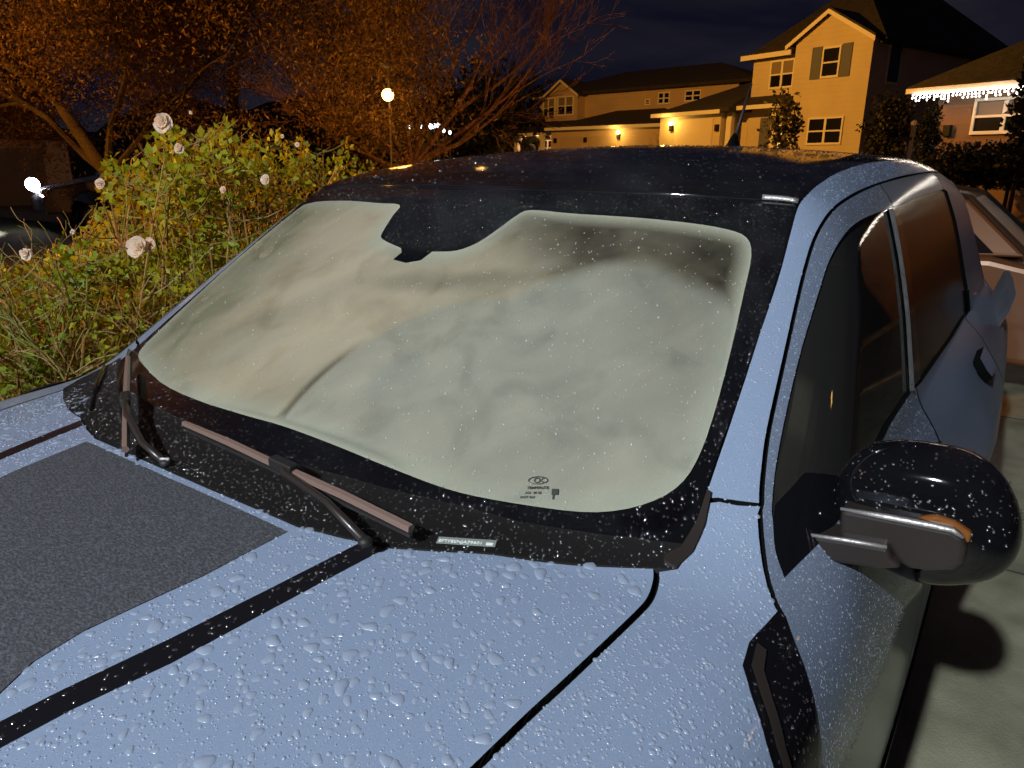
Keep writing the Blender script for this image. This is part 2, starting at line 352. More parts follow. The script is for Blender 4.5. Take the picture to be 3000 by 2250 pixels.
# ================================================================== THE CAR IN FRONT
CAR = empty('parked_car', (0, 0, 0), 0, 'pale blue car covered in raindrops, black roof and fogged windscreen, filling the foreground', 'car')
def t2s(pts, dth=0):
    P, _ = to3([(x, abs(y)) for x, y in pts], 'top'); return [(p[0], math.degrees(math.atan2(p[2]-Z0, p[1]-Y0))+dth) for p in P]
rear = [(-.345, 0), (-.346, .08), (-.348, .15), (-.353, .264), (-.369, .328), (-.387, .388), (-.412, .432), (-.462, .524), (-.502, .595), (-.548, .672)]
gap = [(-.548, .672), (-.533, .679), (-.505, .685), (-.469, .684), (-.367, .674), (-.29, .665), (-.22, .658), (0, .635), (.3, .595), (.6, .53), (.74, .42), (.80, .2), (.81, 0)]
half = rear[1:-1]+[(x, y-.004) for x, y in smooth(gap[:-1], 6)]
hood_o = [rear[0]]+half+[gap[-1]]+[(x, -y) for x, y in half[::-1]]
hood = patch('hood', hood_o, 'top', M['paint'], CAR, step=(.02, .02), skirt=.012)
under = patch('hood_shut_panel', [(x-.02, y*1.03) for x, y in hood_o], 'top', M['dark'], CAR, off=-.014, step=(.04, .04), skirt=0)
dec = [(-.333, 0), (-.335, .13), (-.339, .262), (-.229, .253), (-.156, .238), (-.104, .228), (-.055, .229), (-.018, .245), (.1, .262), (.4, .262), (.62, .22), (.62, 0)]
dec_o = dec+[(x, -y) for x, y in dec[-2:0:-1]]
decal = patch('hood_decal', dec_o, 'top', M['decal'], CAR, off=.0012, step=(.03, .03), skirt=.0012)
st_o = [(-.375, .355), (-.26, .336), (-.15, .315), (-.05, .290), (-.005, .281), (.3, .30), (.62, .29), (.62, .32), (.3, .33), (.006, .311), (-.05, .322), (-.132, .346), (-.26, .368), (-.386, .388)]
for s in (1, -1): patch('hood_stripe', [(x, y*s) for x, y in st_o], 'top', M['black_stripe'], CAR, off=.0011, skirt=.001)
# --- front wings
arch = [(.40*math.cos(a), math.degrees(math.atan2(.33+.40*math.sin(a)-Z0, .60))) for a in np.linspace(math.pi, 0, 11)]
dgap_low = [(-.687, 37.3), (-.678, 36.8), (-.67, 36.1), (-.64, 33.2), (-.608, 30.2), (-.591, 28.4), (-.583, 27.1), (-.561, 25.3), (-.54, 23.0), (-.516, 20.3), (-.483, 16.6), (-.468, 8), (-.463, -12), (-.463, -33)]
gapf = smooth(gap[:12], 8)
fend_o = [(x, t) for x, t in t2s([(x, y+.004) for x, y in gapf[:-8]][::-1])]+[(-.564, 36.6), (-.597, 37.4), (-.630, 39.4), (-.652, 41.4), (-.664, 40.4), (-.671, 38.8)]+[(x+.003, t) for x, t in dgap_low]+[(-.42, -33)]+arch+[(.75, -33), (.80, 0)]
both('front_wing', fend_o, 'side', M['paint'], CAR, skirt=.012)
both('wing_shut_panel', [(-.70, 42), (-.70, -30), (-.44, -30), (-.44, 20), (-.44, 33), (-.60, 42)], 'side', M['dark'], CAR, off=-.013, step=(.05, 5), skirt=0)
both('gap_backing', [(x, t) for x, t in t2s([(x, y+.02) for x, y in gap[:9]])]+[(x, t) for x, t in t2s([(x, y-.02) for x, y in gap[:9]][::-1])], 'side', M['dark'], CAR, off=-.013, step=(.05, 5), skirt=0)
vent_o = [(-.584, 27.9), (-.583, 27.2), (-.563, 25.3), (-.542, 23.0), (-.518, 20.3), (-.486, 16.6), (-.465, 10), (-.455, 2), (-.405, 2), (-.405, 14), (-.416, 21), (-.427, 22.6), (-.458, 25.6), (-.483, 27.3), (-.517, 27.9), (-.554, 27.8)]
vin_o = [(-.532, 24.0), (-.50, 19.5), (-.472, 11), (-.44, 4), (-.428, 12), (-.440, 18), (-.462, 22.0), (-.50, 24.6)]
for s in (False, True):
    v = patch('wing_vent', vent_o, 'side', M['black_gloss'], CAR, off=.004, mirror=s, skirt=.004)
    patch('vent_inlay', [(-.476, 13.5), (-.462, 8), (-.452, 3), (-.434, 3), (-.440, 11), (-.452, 16.5)], 'side', M['trim_grey'], v, off=.0065, mirror=s, skirt=.003)
    patch('vent_rim', [(-.517, 27.4), (-.486, 26.8), (-.462, 25.0), (-.431, 22.0), (-.420, 20), (-.410, 13), (-.410, 4), (-.416, 4), (-.418, 12), (-.428, 19.6), (-.438, 21.4), (-.468, 24.3), (-.489, 25.9), (-.517, 26.6)], 'side', M['trim_grey'], v, off=.0075, mirror=s, skirt=.003, step=(.01, 1))
# --- A pillar and cant rail
rail_in = [(-.66, 41.8), (-.719, 45.3), (-.809, 50.1), (-.914, 55), (-1.035, 59.7), (-1.108, 62.4), (-1.175, 64.4), (-1.239, 65.1), (-1.317, 65.7), (-1.543, 66.9), (-1.932, 68), (-2.6, 69.2), (-3.35, 70)]
dgap_up = [(-.687, 37.5), (-.717, 39.9), (-.778, 44.1), (-.87, 49.2), (-.976, 54.3), (-1.072, 58.1), (-1.15, 60.2), (-1.257, 61.4), (-1.472, 62.3), (-1.812, 63.1), (-2.478, 64.2), (-3.35, 65)]
rail_o = smooth([(x, t+.2) for x, t in dgap_up])+smooth(rail_in[::-1])+[(-.668, 40.9), (-.677, 39.2)]
both('roof_rail', rail_o, 'side', M['paint'], CAR, skirt=.012)
both('pillar_backing', [(-.66, 36), (-.75, 40), (-.95, 51), (-1.15, 59), (-1.4, 61), (-2.5, 63), (-3.35, 64), (-3.35, 71), (-2.5, 70), (-1.5, 68), (-1.2, 67), (-1.0, 61), (-.8, 51), (-.66, 43)], 'side', M['dark'], CAR, off=-.014, step=(.05, 5), skirt=0)
# --- doors
gl_f = smooth([(-.629, 29.8), (-.65, 32.5), (-.678, 35.2), (-.694, 36.7), (-.747, 40.5), (-.829, 45.3), (-.924, 49.9), (-1.033, 54.0), (-1.113, 56.4), (-1.207, 57.8), (-1.32, 58.4), (-1.452, 58.6), (-1.66, 58.8)])
belt_f = [(-1.37, 32.4), (-1.117, 32.8), (-.75, 31.2)]
b_line = [(-1.66, 58.8), (-1.59, 52), (-1.50, 43.5), (-1.37, 32.4)]
dg = [(x-.003, t-.2) for x, t in dgap_up[::-1] if x > -1.7]
door_o = [(-1.69, 62.7)]+smooth(dg)+[(x-.004, t) for x, t in dgap_low[1:]]+[(-.47, -34), (-1.40, -34), (-1.40, 0), (-1.40, 32.0)]+belt_f[0:]+gl_f+[(-1.69, 58.8)]
gl_r_top = [(-1.69, 58.8), (-1.922, 58.9), (-2.197, 59.4), (-2.741, 59.8), (-2.88, 59.2)]
belt_r = [(-2.69, 28.9), (-2.62, 28.6), (-2.50, 29.2), (-2.07, 29.7), (-1.476, 31.4), (-1.41, 31.9)]
ry = [(-2.67+.40*math.cos(a), math.degrees(math.atan2(.33+.40*math.sin(a)-Z0, .62))) for a in np.linspace(.25, math.pi-.25, 9)]
rdoor_o = [(-1.70, 62.7), (-1.70, 58.8)]+gl_r_top[1:4]+[(-2.80, 59.8), (-2.80, 64.3), (-2.478, 64.0), (-1.812, 62.9)]
rskin_o = belt_r[2:]+[(-1.41, 0), (-1.41, -34), (-2.24, -34), (-2.26, -18), (-2.36, 2), (-2.42, 14), (-2.45, 28.9)]
quart_o = [(-2.81, 64.2), (-3.37, 64.8), (-3.40, 30), (-3.42, 10), (-3.42, -33), (-3.07, -33)]+ry+[(-2.27, -20), (-2.37, 2), (-2.43, 14), (-2.458, 28.8)]+[(-2.62, 28.6), (-2.69, 28.9), (-2.76, 40.4), (-2.87, 52.7), (-2.88, 59.2), (-2.81, 59.8)]
for s in (False, True):
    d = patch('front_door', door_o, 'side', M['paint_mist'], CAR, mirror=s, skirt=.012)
    patch('window_glass', gl_f+b_line[1:]+belt_f, 'side', M['side_glass'], d, off=-.006, mirror=s, skirt=.003)
    patch('window_seal', [(-1.645, 58.6), (-1.575, 51.5), (-1.485, 43), (-1.352, 32.5), (-1.366, 32.3), (-1.502, 43.3), (-1.594, 51.8), (-1.665, 58.6)], 'side', M['seal'], d, off=.003, mirror=s, skirt=.006, step=(.02, 1.5))
    patch('mirror_sail', [(-.631, 29.9), (-.651, 32.5), (-.679, 35.1), (-.70, 36.6), (-.76, 37.5), (-.84, 32.4), (-.75, 31.0)], 'side', M['black_gloss'], d, off=.001, mirror=s, skirt=.008)
    patch('door_handle', [(-1.30, 24), (-1.12, 24), (-1.10, 21.5), (-1.12, 19.5), (-1.30, 19.5), (-1.32, 21.5)], 'side', M['paint_mist'], d, off=.03, mirror=s, skirt=.022)
    patch('centre_pillar', [(-1.66, 58.8), (-1.78, 58.8), (-1.72, 51.5), (-1.63, 43.5), (-1.50, 31.5), (-1.37, 32.4), (-1.50, 43.5), (-1.59, 52)], 'side', M['black_gloss'], CAR, off=-.004, mirror=s, skirt=.006)
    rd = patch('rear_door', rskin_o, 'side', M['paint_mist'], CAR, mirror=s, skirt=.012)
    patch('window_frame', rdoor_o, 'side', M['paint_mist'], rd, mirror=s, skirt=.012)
    patch('window_glass', [(-1.78, 58.8)]+gl_r_top[1:]+[(-2.87, 52.7), (-2.76, 40.4), (-2.69, 28.9)]+belt_r[2:5]+[(-1.50, 31.5), (-1.63, 43.5), (-1.72, 51.5)], 'side', M['rear_glass'], rd, off=-.006, mirror=s, skirt=.003)
    patch('door_handle', [(-2.20, 23), (-2.04, 23), (-2.02, 20.5), (-2.04, 18.5), (-2.20, 18.5), (-2.22, 20.5)], 'side', M['paint'], rd, off=.026, mirror=s, skirt=.02)
    hp_, hn_ = to3([(-2.10, 18.0)], 'side', .004); MB().sphere((hp_[0][0], hp_[0][1]*(-1 if s else 1), hp_[0][2]), .016, 12, 8).build('lock_button', M['rubber'], rd, smooth=True)
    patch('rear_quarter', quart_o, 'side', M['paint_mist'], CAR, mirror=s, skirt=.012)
    patch('quarter_trim', [(-2.60, 28.7), (-2.69, 28.9), (-2.72, 34), (-2.70, 34), (-2.64, 30.5)], 'side', M['black_gloss'], CAR, off=.004, mirror=s, skirt=.006, step=(.01, 1))
    # tail lamp housing standing proud of the rear corner
    k = -1 if s else 1
    fin = [(-3.0, .955, 1.0), (-3.0, .963, 1.064), (-3.18, .942, 1.098), (-3.28, .922, 1.118), (-3.3, .908, 1.104), (-3.24, .885, 1.02), (-3.15, .872, .97), (-3.1, .87, .94), (-3.0, .93, .93)]
    mb = MB(); n = len(fin); c = np.mean(fin, 0)
    mb.add([(p[0], p[1]*k, p[2]) for p in fin]+[(p[0]-.04, (p[1]-.004)*k, p[2]-.004) for p in fin]+[(c[0]+.02, (c[1]+.012)*k, c[2])], [((i+1) % n, i, 2*n) for i in range(n)]+[(i, (i+1) % n, n+(i+1) % n, n+i) for i in range(n)]+[tuple(range(n, 2*n))])
    mb.build('tail_lamp_housing', M['lamp_housing'], CAR, smooth=True, bevel=.008)
    # sill cladding
    patch('sill_cladding', [(-.42, -30), (-.42, -42), (-2.26, -42), (-2.26, -30)], 'side', M['black_plastic'], CAR, off=.006, mirror=s, skirt=.02, step=(.05, 3))
# --- roof, header, windscreen, cowl
def header(y):
    a, b = -1.6, -.8
    for _ in range(40):
        m_ = (a+b)/2
        if wsz(m_, y) > roofz(m_, y): a = m_
        else: b = m_
    return a
ys = np.linspace(.62, -.62, 32)
hd = [(header(y), y) for y in ys]
side_r = [(-1.239, .624), (-1.317, .622), (-1.543, .615), (-1.932, .606), (-2.6, .585), (-3.35, .56)]
roof_o = [(x-.006, y) for x, y in hd][::-1]+side_r+[(-3.42, .3), (-3.44, 0), (-3.42, -.3)]+mir(side_r)[::-1]
roof = patch('roof', roof_o, 'top', M['black_roof'], CAR, step=(.035, .035), skirt=.012)
pil = [(-1.150, .630), (-1.108, .635), (-1.035, .645), (-.914, .658), (-.809, .669), (-.719, .677), (-.66, .683)]
gb = [(-.60, .69), (-.56, .60), (-.52, .5), (-.48, .3), (-.455, .12), (-.45, 0)]
ws_o = hd+[(x, -y) for x, y in pil]+[(x, -y) for x, y in gb]+gb[::-1][1:]+[(x, y) for x, y in pil][::-1]
clear = [(-.60, -.571), (-.542, -.386), (-.515, -.225), (-.508, -.078), (-.51, .035), (-.51, .174), (-.511, .268), (-.517, .37), (-.533, .445), (-.554, .513), (-.581, .573), (-.615, .618), (-.653, .647), (-.696, .656), (-.761, .651), (-.861, .634), (-.968, .612), (-1.035, .597), (-1.067, .576), (-1.072, .538), (-1.062, .463), (-1.03, .274), (-1.022, .170), (-1.004, .148), (-.965, .132), (-.926, .112), (-.901, .080), (-.892, .031), (-.889, -.03), (-.895, -.063), (-.916, -.132), (-.936, -.151), (-.987, -.168), (-1.020, -.180), (-1.034, -.269), (-1.072, -.45), (-1.095, -.575), (-1.076, -.612), (-.932, -.655), (-.787, -.66), (-.68, -.655), (-.632, -.635)]
clear = smooth(clear+[clear[0]], 3)[:-1]
frit = patch('windscreen_frame', ws_o, 'top', M['black_gloss'], CAR, holes=[clear], step=(.03, .03), skirt=.006)
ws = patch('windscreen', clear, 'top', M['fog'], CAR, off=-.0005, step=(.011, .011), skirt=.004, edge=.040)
patch('mirror_foot', [(-.90, .03), (-.868, .018), (-.858, -.012), (-.863, -.05), (-.882, -.045), (-.90, -.065)], 'top', M['black_gloss'], ws, off=.0008, step=(.01, .01), skirt=.001)
top3 = lambda pts, off=0: [tuple(p) for p in to3(pts, 'top', off)[0]]
mb = MB(); mb.tube(top3([(header(y)+.002, y) for y in np.linspace(-.625, .625, 60)], .0005), .0045, 6); mb.build('header_seal', M['black_gloss'], CAR, smooth=True)
mb = MB(); mb.tube(top3([(header(y)+.000, y) for y in np.linspace(.565, .622, 8)], .002), .0062, 6); mb.build('roof_edge_trim', M['silver'], CAR, smooth=True)
rv = [(x-.004, y) for x, y in rear]
cowl_o = [(x, -y) for x, y in rv[::-1][1:]][0:0]
cowl_o = [(-.349, 0)]+[(x-.004, y) for x, y in rear[1:]]+[(-.560, .688), (-.592, .697), (-.62, .698)]+gb+[(x, -y) for x, y in gb[::-1][1:-1]]+[(-.63, -.715), (-.60, -.742), (-.54, -.745), (-.49, -.70), (-.447, -.60), (-.405, -.48)]+[(x-.004, -y) for x, y in rear[1:6][::-1]]
cowl = patch('cowl', cowl_o, 'top', M['black_plastic'], CAR, off=.0006, step=(.03, .03), skirt=.01)
patch('cowl_end_trim', [(-.562, .676), (-.562, .690), (-.592, .698), (-.63, .697), (-.668, .689), (-.668, .683), (-.63, .687), (-.59, .684), (-.57, .672)], 'top', M['trim_grey'], CAR, off=.006, step=(.01, .006), skirt=.01)
# black rubber flap over the far end of the cowl, two raised ribs
for a, b, c in [((-.645, -.70), (-.52, -.50), (-.42, -.30)), ((-.60, -.735), (-.52, -.60), (-.42, -.42))]:
    mb = MB(); mb.tube(top3([a, ((a[0]+b[0])/2-.004, (a[1]+b[1])/2), b, c], .004), [.003, .006, .006, .002], 6); mb.build('cowl_rib', M['black_gloss'], cowl, smooth=True)
# chassis number plate showing at the foot of the glass
P3, N3 = to3([(-.452, .462)], 'top', .0022)
vn = Vector(N3[0]); vu = Vector(P3[0]); a0 = Vector(to3([(-.428, .426)], 'top')[0][0]); a1 = Vector(to3([(-.459, .490)], 'top')[0][0]); ex = (a1-a0); ex = (ex-vn*ex.dot(vn)).normalized(); ey = vn.cross(ex)
Rm = Matrix((ex, ey, vn)).transposed()
plate = MB().box(vu, (.074, .013, .0012), Rm).build('number_label', M['label_film'], CAR)
def text(s, size, pos, Rm, m, parent, name):
    cu = bpy.data.curves.new(name, 'FONT'); cu.body = s; cu.size = size; cu.align_x = 'LEFT'; cu.extrude = .0002; cu.offset = size*.012
    o = bpy.data.objects.new('tmp', cu); COL.objects.link(o); bpy.context.view_layer.update()
    me = bpy.data.meshes.new_from_object(o.evaluated_get(bpy.context.evaluated_depsgraph_get())); bpy.data.objects.remove(o)
    me.transform(Matrix.Translation(pos) @ Rm.to_4x4()); me.materials.clear(); me.materials.append(m); me.name = name
    q = bpy.data.objects.new(name, me); COL.objects.link(q); q.parent = parent; return q
text('SFTFSENJA79601', .0078, vu-ex*.035-ey*.0045+vn*.0008, Rm, M['white_print'], plate, 'number_text')
MB().box(vu+ex*.0295-ey*.0028+vn*.0009, (.0085, .005, .0004), Rm).build('bar_patch', M['white_print'], plate)
# maker's mark etched in the glass
P3, N3 = to3([(-.572, .487)], 'top', .0012); vn = Vector(N3[0]); ex = Vector(to3([(-.590, .512)], 'top')[0][0])-Vector(to3([(-.562, .455)], 'top')[0][0]); ex = (ex-vn*ex.dot(vn)).normalized(); ey = vn.cross(ex); Rm = Matrix((ex, ey, vn)).transposed(); c0 = Vector(P3[0])
mk = text('OC', .012, c0-ex*.006+ey*.009, Rm, M['ink'], ws, 'glass_marking')
mb = MB()
mb.tube([c0-ex*.0+ey*.013+(ex*.013*math.cos(a)+ey*.006*math.sin(a)) for a in np.linspace(0, 2*math.pi, 25)], .0006, 4); mb.build('glass_marking', M['ink'], ws)
text('TEMPERLITE', .0055, c0-ex*.014-ey*.001, Rm, M['ink'], ws, 'glass_marking')
text('AS1  M 42', .0052, c0-ex*.016-ey*.009, Rm, M['ink'], ws, 'glass_marking')
text('DOT 563', .005, c0-ex*.022-ey*.016, Rm, M['ink'], ws, 'glass_marking')
MB().box(c0+ex*.024-ey*.006, (.009, .009, .0006), Rm).build('glass_marking', M['ink'], ws)
MB().box(c0+ex*.022-ey*.014, (.002, .007, .0006), Rm).build('glass_marking', M['ink'], ws)
# --- wipers: (tip, hinge, tip), arm
def wiper(tip0, mid, tip1, arm):
    w = MB().tube([tip0, tuple((Vector(tip0)+Vector(mid))/2+Vector((0, 0, .002))), mid, tuple((Vector(tip1)+Vector(mid))/2+Vector((0, 0, .002))), tip1], [.0048, .0058, .006, .006, .006], 5).build('wiper_blade', M['wiper'], CAR)
    MB().tube([tuple(Vector(p)+Vector((.0, 0, -.010))) for p in (tip0, mid, tip1)], .003, 5).build('rubber_lip', M['rubber'], w)
    MB().tube(arm, [.0045, .0055, .005, .006][:len(arm)], 7).build('wiper_arm', M['trim_grey'], w, smooth=True)
    Rr = Vector((1, 0, 0)).rotation_difference((Vector(tip1)-Vector(tip0)).normalized()).to_matrix()
    MB().box(tuple(Vector(mid)+Vector((0, 0, .004))), (.05, .016, .016), Rr).build('hinge_clip', M['rubber'], w, bevel=.003)
    MB().sphere(arm[-1], .009, 12, 8, (1, 1, .7)).build('arm_pivot', M['rubber'], w, smooth=True)
wiper((-.423, -.102, 1.095), (-.406, .173, 1.093), (-.402, .417, 1.078), [(-.406, .16, 1.102), (-.394, .191, 1.094), (-.381, .29, 1.086), (-.358, .384, 1.070)])
wiper((-.570, -.560, 1.103), (-.430, -.300, 1.092), (-.325, -.10, 1.082), [(-.435, -.31, 1.101), (-.39, -.22, 1.094), (-.352, -.10, 1.083), (-.352, -.04, 1.066)])
MB().box((-.352, -.04, 1.072), (.006, .016, .005), Matrix.Rotation(R(30), 3, 'Z')).build('pivot_cap', M['silver'], CAR, bevel=.002)
# --- unit behind the top of the windscreen: sensor box and interior mirror
hs = [(-1.16, 1.440), (-1.10, 1.420), (-.985, 1.36), (-.93, 1.315), (-.955, 1.285), (-1.06, 1.33), (-1.15, 1.385)]
mb = MB(); mb.prism([(x, z) for x, z in hs], 1, -.14, .13); sb = mb.build('sensor_box', M['black_gloss'], CAR, bevel=.02)
mb = MB(); mb.tube([(-.98, 0, 1.33), (-.985, 0, 1.295)], .012, 8); mb.build('mirror_stalk', M['interior'], sb)
mb = MB(); mb.box((-.99, .0, 1.275), (.03, .24, .07)); mb.build('rear_view_mirror', M['interior'], sb, bevel=.012)
# --- aerial
mb = MB(); V = []
prof = [(.11, .0), (.075, .008), (.045, .026), (.02, .054), (.0, .070), (-.018, .072), (-.03, .05), (-.045, .02), (-.08, 0)]
aer = MB()
n = 10
for i, (dx, h) in enumerate(prof):
    w = .024*(1-.45*h/.072)+.003
    aer.v += [(-2.66+dx, -.012+w*math.cos(a), 1.552+h*max(0, math.sin(a))) for a in np.linspace(0, math.pi, n)]
for i in range(len(prof)-1):
    for k in range(n-1): aer.f.append((i*n+k, i*n+k+1, (i+1)*n+k+1, (i+1)*n+k))
an = aer.build('aerial_base', M['dark'], CAR, smooth=True)
mb = MB(); mb.tube([(-2.672, -.012, 1.60), (-2.70, -.004, 1.68), (-2.75, .006, 1.80)], [.010, .0065, .0045], 8); mb.build('aerial_rod', M['rubber'], an, smooth=True)
# --- door mirrors
def dome(px_outline, x0, depth_f, depth_b, inset=.0):
    """outline in (y,z) at x0, domed towards the front and the back"""
    P = np.array(px_outline); c = P.mean(0); V = []; prof = [(-depth_b, .55), (-depth_b*.9, .80), (-depth_b*.45, .96), (0, 1.0), (depth_f*.35, .985), (depth_f*.65, .92), (depth_f*.86, .78), (depth_f*.96, .55), (depth_f, .25)]
    n = len(P); m_ = MB()
    for dx, s in prof: m_.v += [(x0+dx, c[0]+(p[0]-c[0])*s, c[1]+(p[1]-c[1])*s) for p in P]
    for i in range(len(prof)-1):
        for k in range(n): m_.f.append((i*n+k, i*n+(k+1) % n, (i+1)*n+(k+1) % n, (i+1)*n+k))
    m_.f += [tuple(range(n))[::-1], tuple(range((len(prof)-1)*n, len(prof)*n))]
    return m_
def yz(px, py, x): 
    v = _d+_r*(px-1500)/FPX-_u*(py-1125)/FPX; t = (x-CAM[0])/v[0]; q = CAM+t*v; return (q[1], q[2])
hx = -.80
ho = [yz(px, py, hx) for px, py in [(2440, 1420), (2475, 1350), (2535, 1308), (2600, 1290), (2720, 1300), (2830, 1320), (2895, 1352), (2950, 1402), (2987, 1470), (3003, 1540), (2995, 1605), (2960, 1652), (2900, 1682), (2800, 1692), (2690, 1686), (2600, 1640), (2500, 1590), (2448, 1510)]]
px_pl = -.715
pl = [yz(px, py, px_pl) for px, py in [(2462, 1492), (2600, 1518), (2720, 1541), (2790, 1556), (2822, 1578), (2832, 1612), (2824, 1652), (2795, 1674), (2720, 1676), (2655, 1668), (2625, 1640), (2603, 1605), (2455, 1578)]]
ar = [yz(px, py, -.70) for px, py in [(2325, 1562), (2470, 1584), (2598, 1606), (2612, 1640), (2640, 1668), (2560, 1668), (2460, 1652), (2345, 1628)]]
MK = []
for k in (1, -1):
    fl = lambda o: [(a*k, b) for a, b in (o if k == 1 else o[::-1])]
    m1 = dome(fl(ho), hx, .065, .06).build('door_mirror', M['black_gloss'], CAR, smooth=True)
    if k < 0: m1.location = (-.22, .19, -.10)          # far mirror is folded in against the door
    s_ = m1.modifiers.new('s', 'SUBSURF'); s_.levels = 1; s_.render_levels = 2
    MB().prism(fl(pl), 0, px_pl-.07, px_pl).build('mirror_lower_cover', M['trim_grey'], m1, bevel=.006)
    MB().prism(fl(ar), 0, -.75, -.70).build('mirror_arm', M['trim_grey'], m1, bevel=.005)
    e1 = [(px_pl-.001, y*k, z+.0005) for y, z in pl[:5]]
    MB().tube(e1, [.002, .0042, .0042, .0038, .002], 6).build('cover_edge_glint', M['silver'], m1, smooth=True)  # pale tube paints the highlight along the cover's rounded edge
    MB().tube([(-.701, y*k, z+.0005) for y, z in ar[:3]], [.0022, .003, .0026], 6).build('arm_edge_glint', M['silver'], m1, smooth=True)  # pale tube again, a painted highlight along the arm
    am = [yz(px, py, -.735) for px, py in [(2690, 1512), (2740, 1505), (2800, 1525), (2850, 1560), (2840, 1590), (2790, 1560)]]
    MB().prism([(a*k, b) for a, b in am], 0, -.765, -.728).build('turn_signal', M['amber'], m1, bevel=.004)
    gl_ = [(c_[0]*k, c_[1]) for c_ in ho]; cc = np.mean(gl_, 0)
    MB().prism([tuple(cc+(np.array(q)-cc)*.7) for q in gl_], 0, hx-.062, hx-.058).build('mirror_glass', M['silver'], m1)
# --- cabin
dash = MB().b2((-1.02, -.66, .78), (-.72, .66, 1.0)).build('dashboard', M['interior'], CAR, bevel=.04)
MB().tube([(-1.12+.05*math.cos(a), .37+.17*math.sin(a), .98+.16*math.cos(a)) for a in np.linspace(0, 2*math.pi, 25)], .014, 8).build('steering_wheel', M['interior'], CAR, smooth=True)
for y in (.37, -.37):
    s_ = MB().b2((-1.75, y-.25, .45), (-1.25, y+.25, .62)).build('seat', M['seat_cloth'], CAR, bevel=.05)
    MB().box((-1.80, y, .88), (.14, .46, .62), Matrix.Rotation(R(-14), 3, 'Y')).build('seat_back', M['seat_cloth'], s_, bevel=.05)
    MB().box((-1.90, y, 1.26), (.10, .26, .18), Matrix.Rotation(R(-14), 3, 'Y')).build('head_rest', M['seat_cloth'], s_, bevel=.04)
MB().b2((-3.3, -.72, .28), (-.5, .72, .32)).build('cabin_floor', M['interior'], CAR)
MB().b2((-2.75, -.62, .32), (-2.55, .62, 1.15)).build('rear_bench', M['seat_cloth'], CAR, bevel=.05)
MB().b2((-.62, -.66, .32), (-.58, .66, .98)).build('bulkhead', M['dark'], CAR)
# tailgate, nose, wheels (round the corners from here)
sec = [(float(to3([(-3.38, t)], 'side')[0][0][1]), float(to3([(-3.38, t)], 'side')[0][0][2])) for t in np.linspace(-30, 84, 22)]
MB().prism([(y, z) for y, z in sec]+[(-y, z) for y, z in sec[::-1]], 0, -3.42, -3.36).build('tailgate', M['paint_mist'], CAR)
MB().b2((-3.5, -.86, .3), (-3.36, .86, .62)).build('rear_bumper', M['black_plastic'], CAR, bevel=.05)
nb = MB().b2((.70, -.84, .25), (.86, .84, .70)).build('front_bumper', M['paint'], CAR, bevel=.06)
MB().b2((.74, -.55, .70), (.83, .55, .87)).build('grille', M['black_gloss'], CAR, bevel=.03)
for y in (.66, -.66): MB().sphere((.76, y, .76), .12, 16, 10, (.6, 1, .9)).build('headlamp', M['silver'], CAR, smooth=True)
for x in (0, -2.67):
    for y in (.80, -.80):
        w = MB(); w.tube([(x, y-.10, .33), (x, y-.085, .33), (x, y+.085, .33), (x, y+.10, .33)], [.29, .33, .33, .29], 28); w = w.build('wheel', M['tyre'], CAR, smooth=False)
        MB().tube([(x, y-.102, .33), (x, y+.102, .33)], .21, 20).build('rim', M['rim'], w)
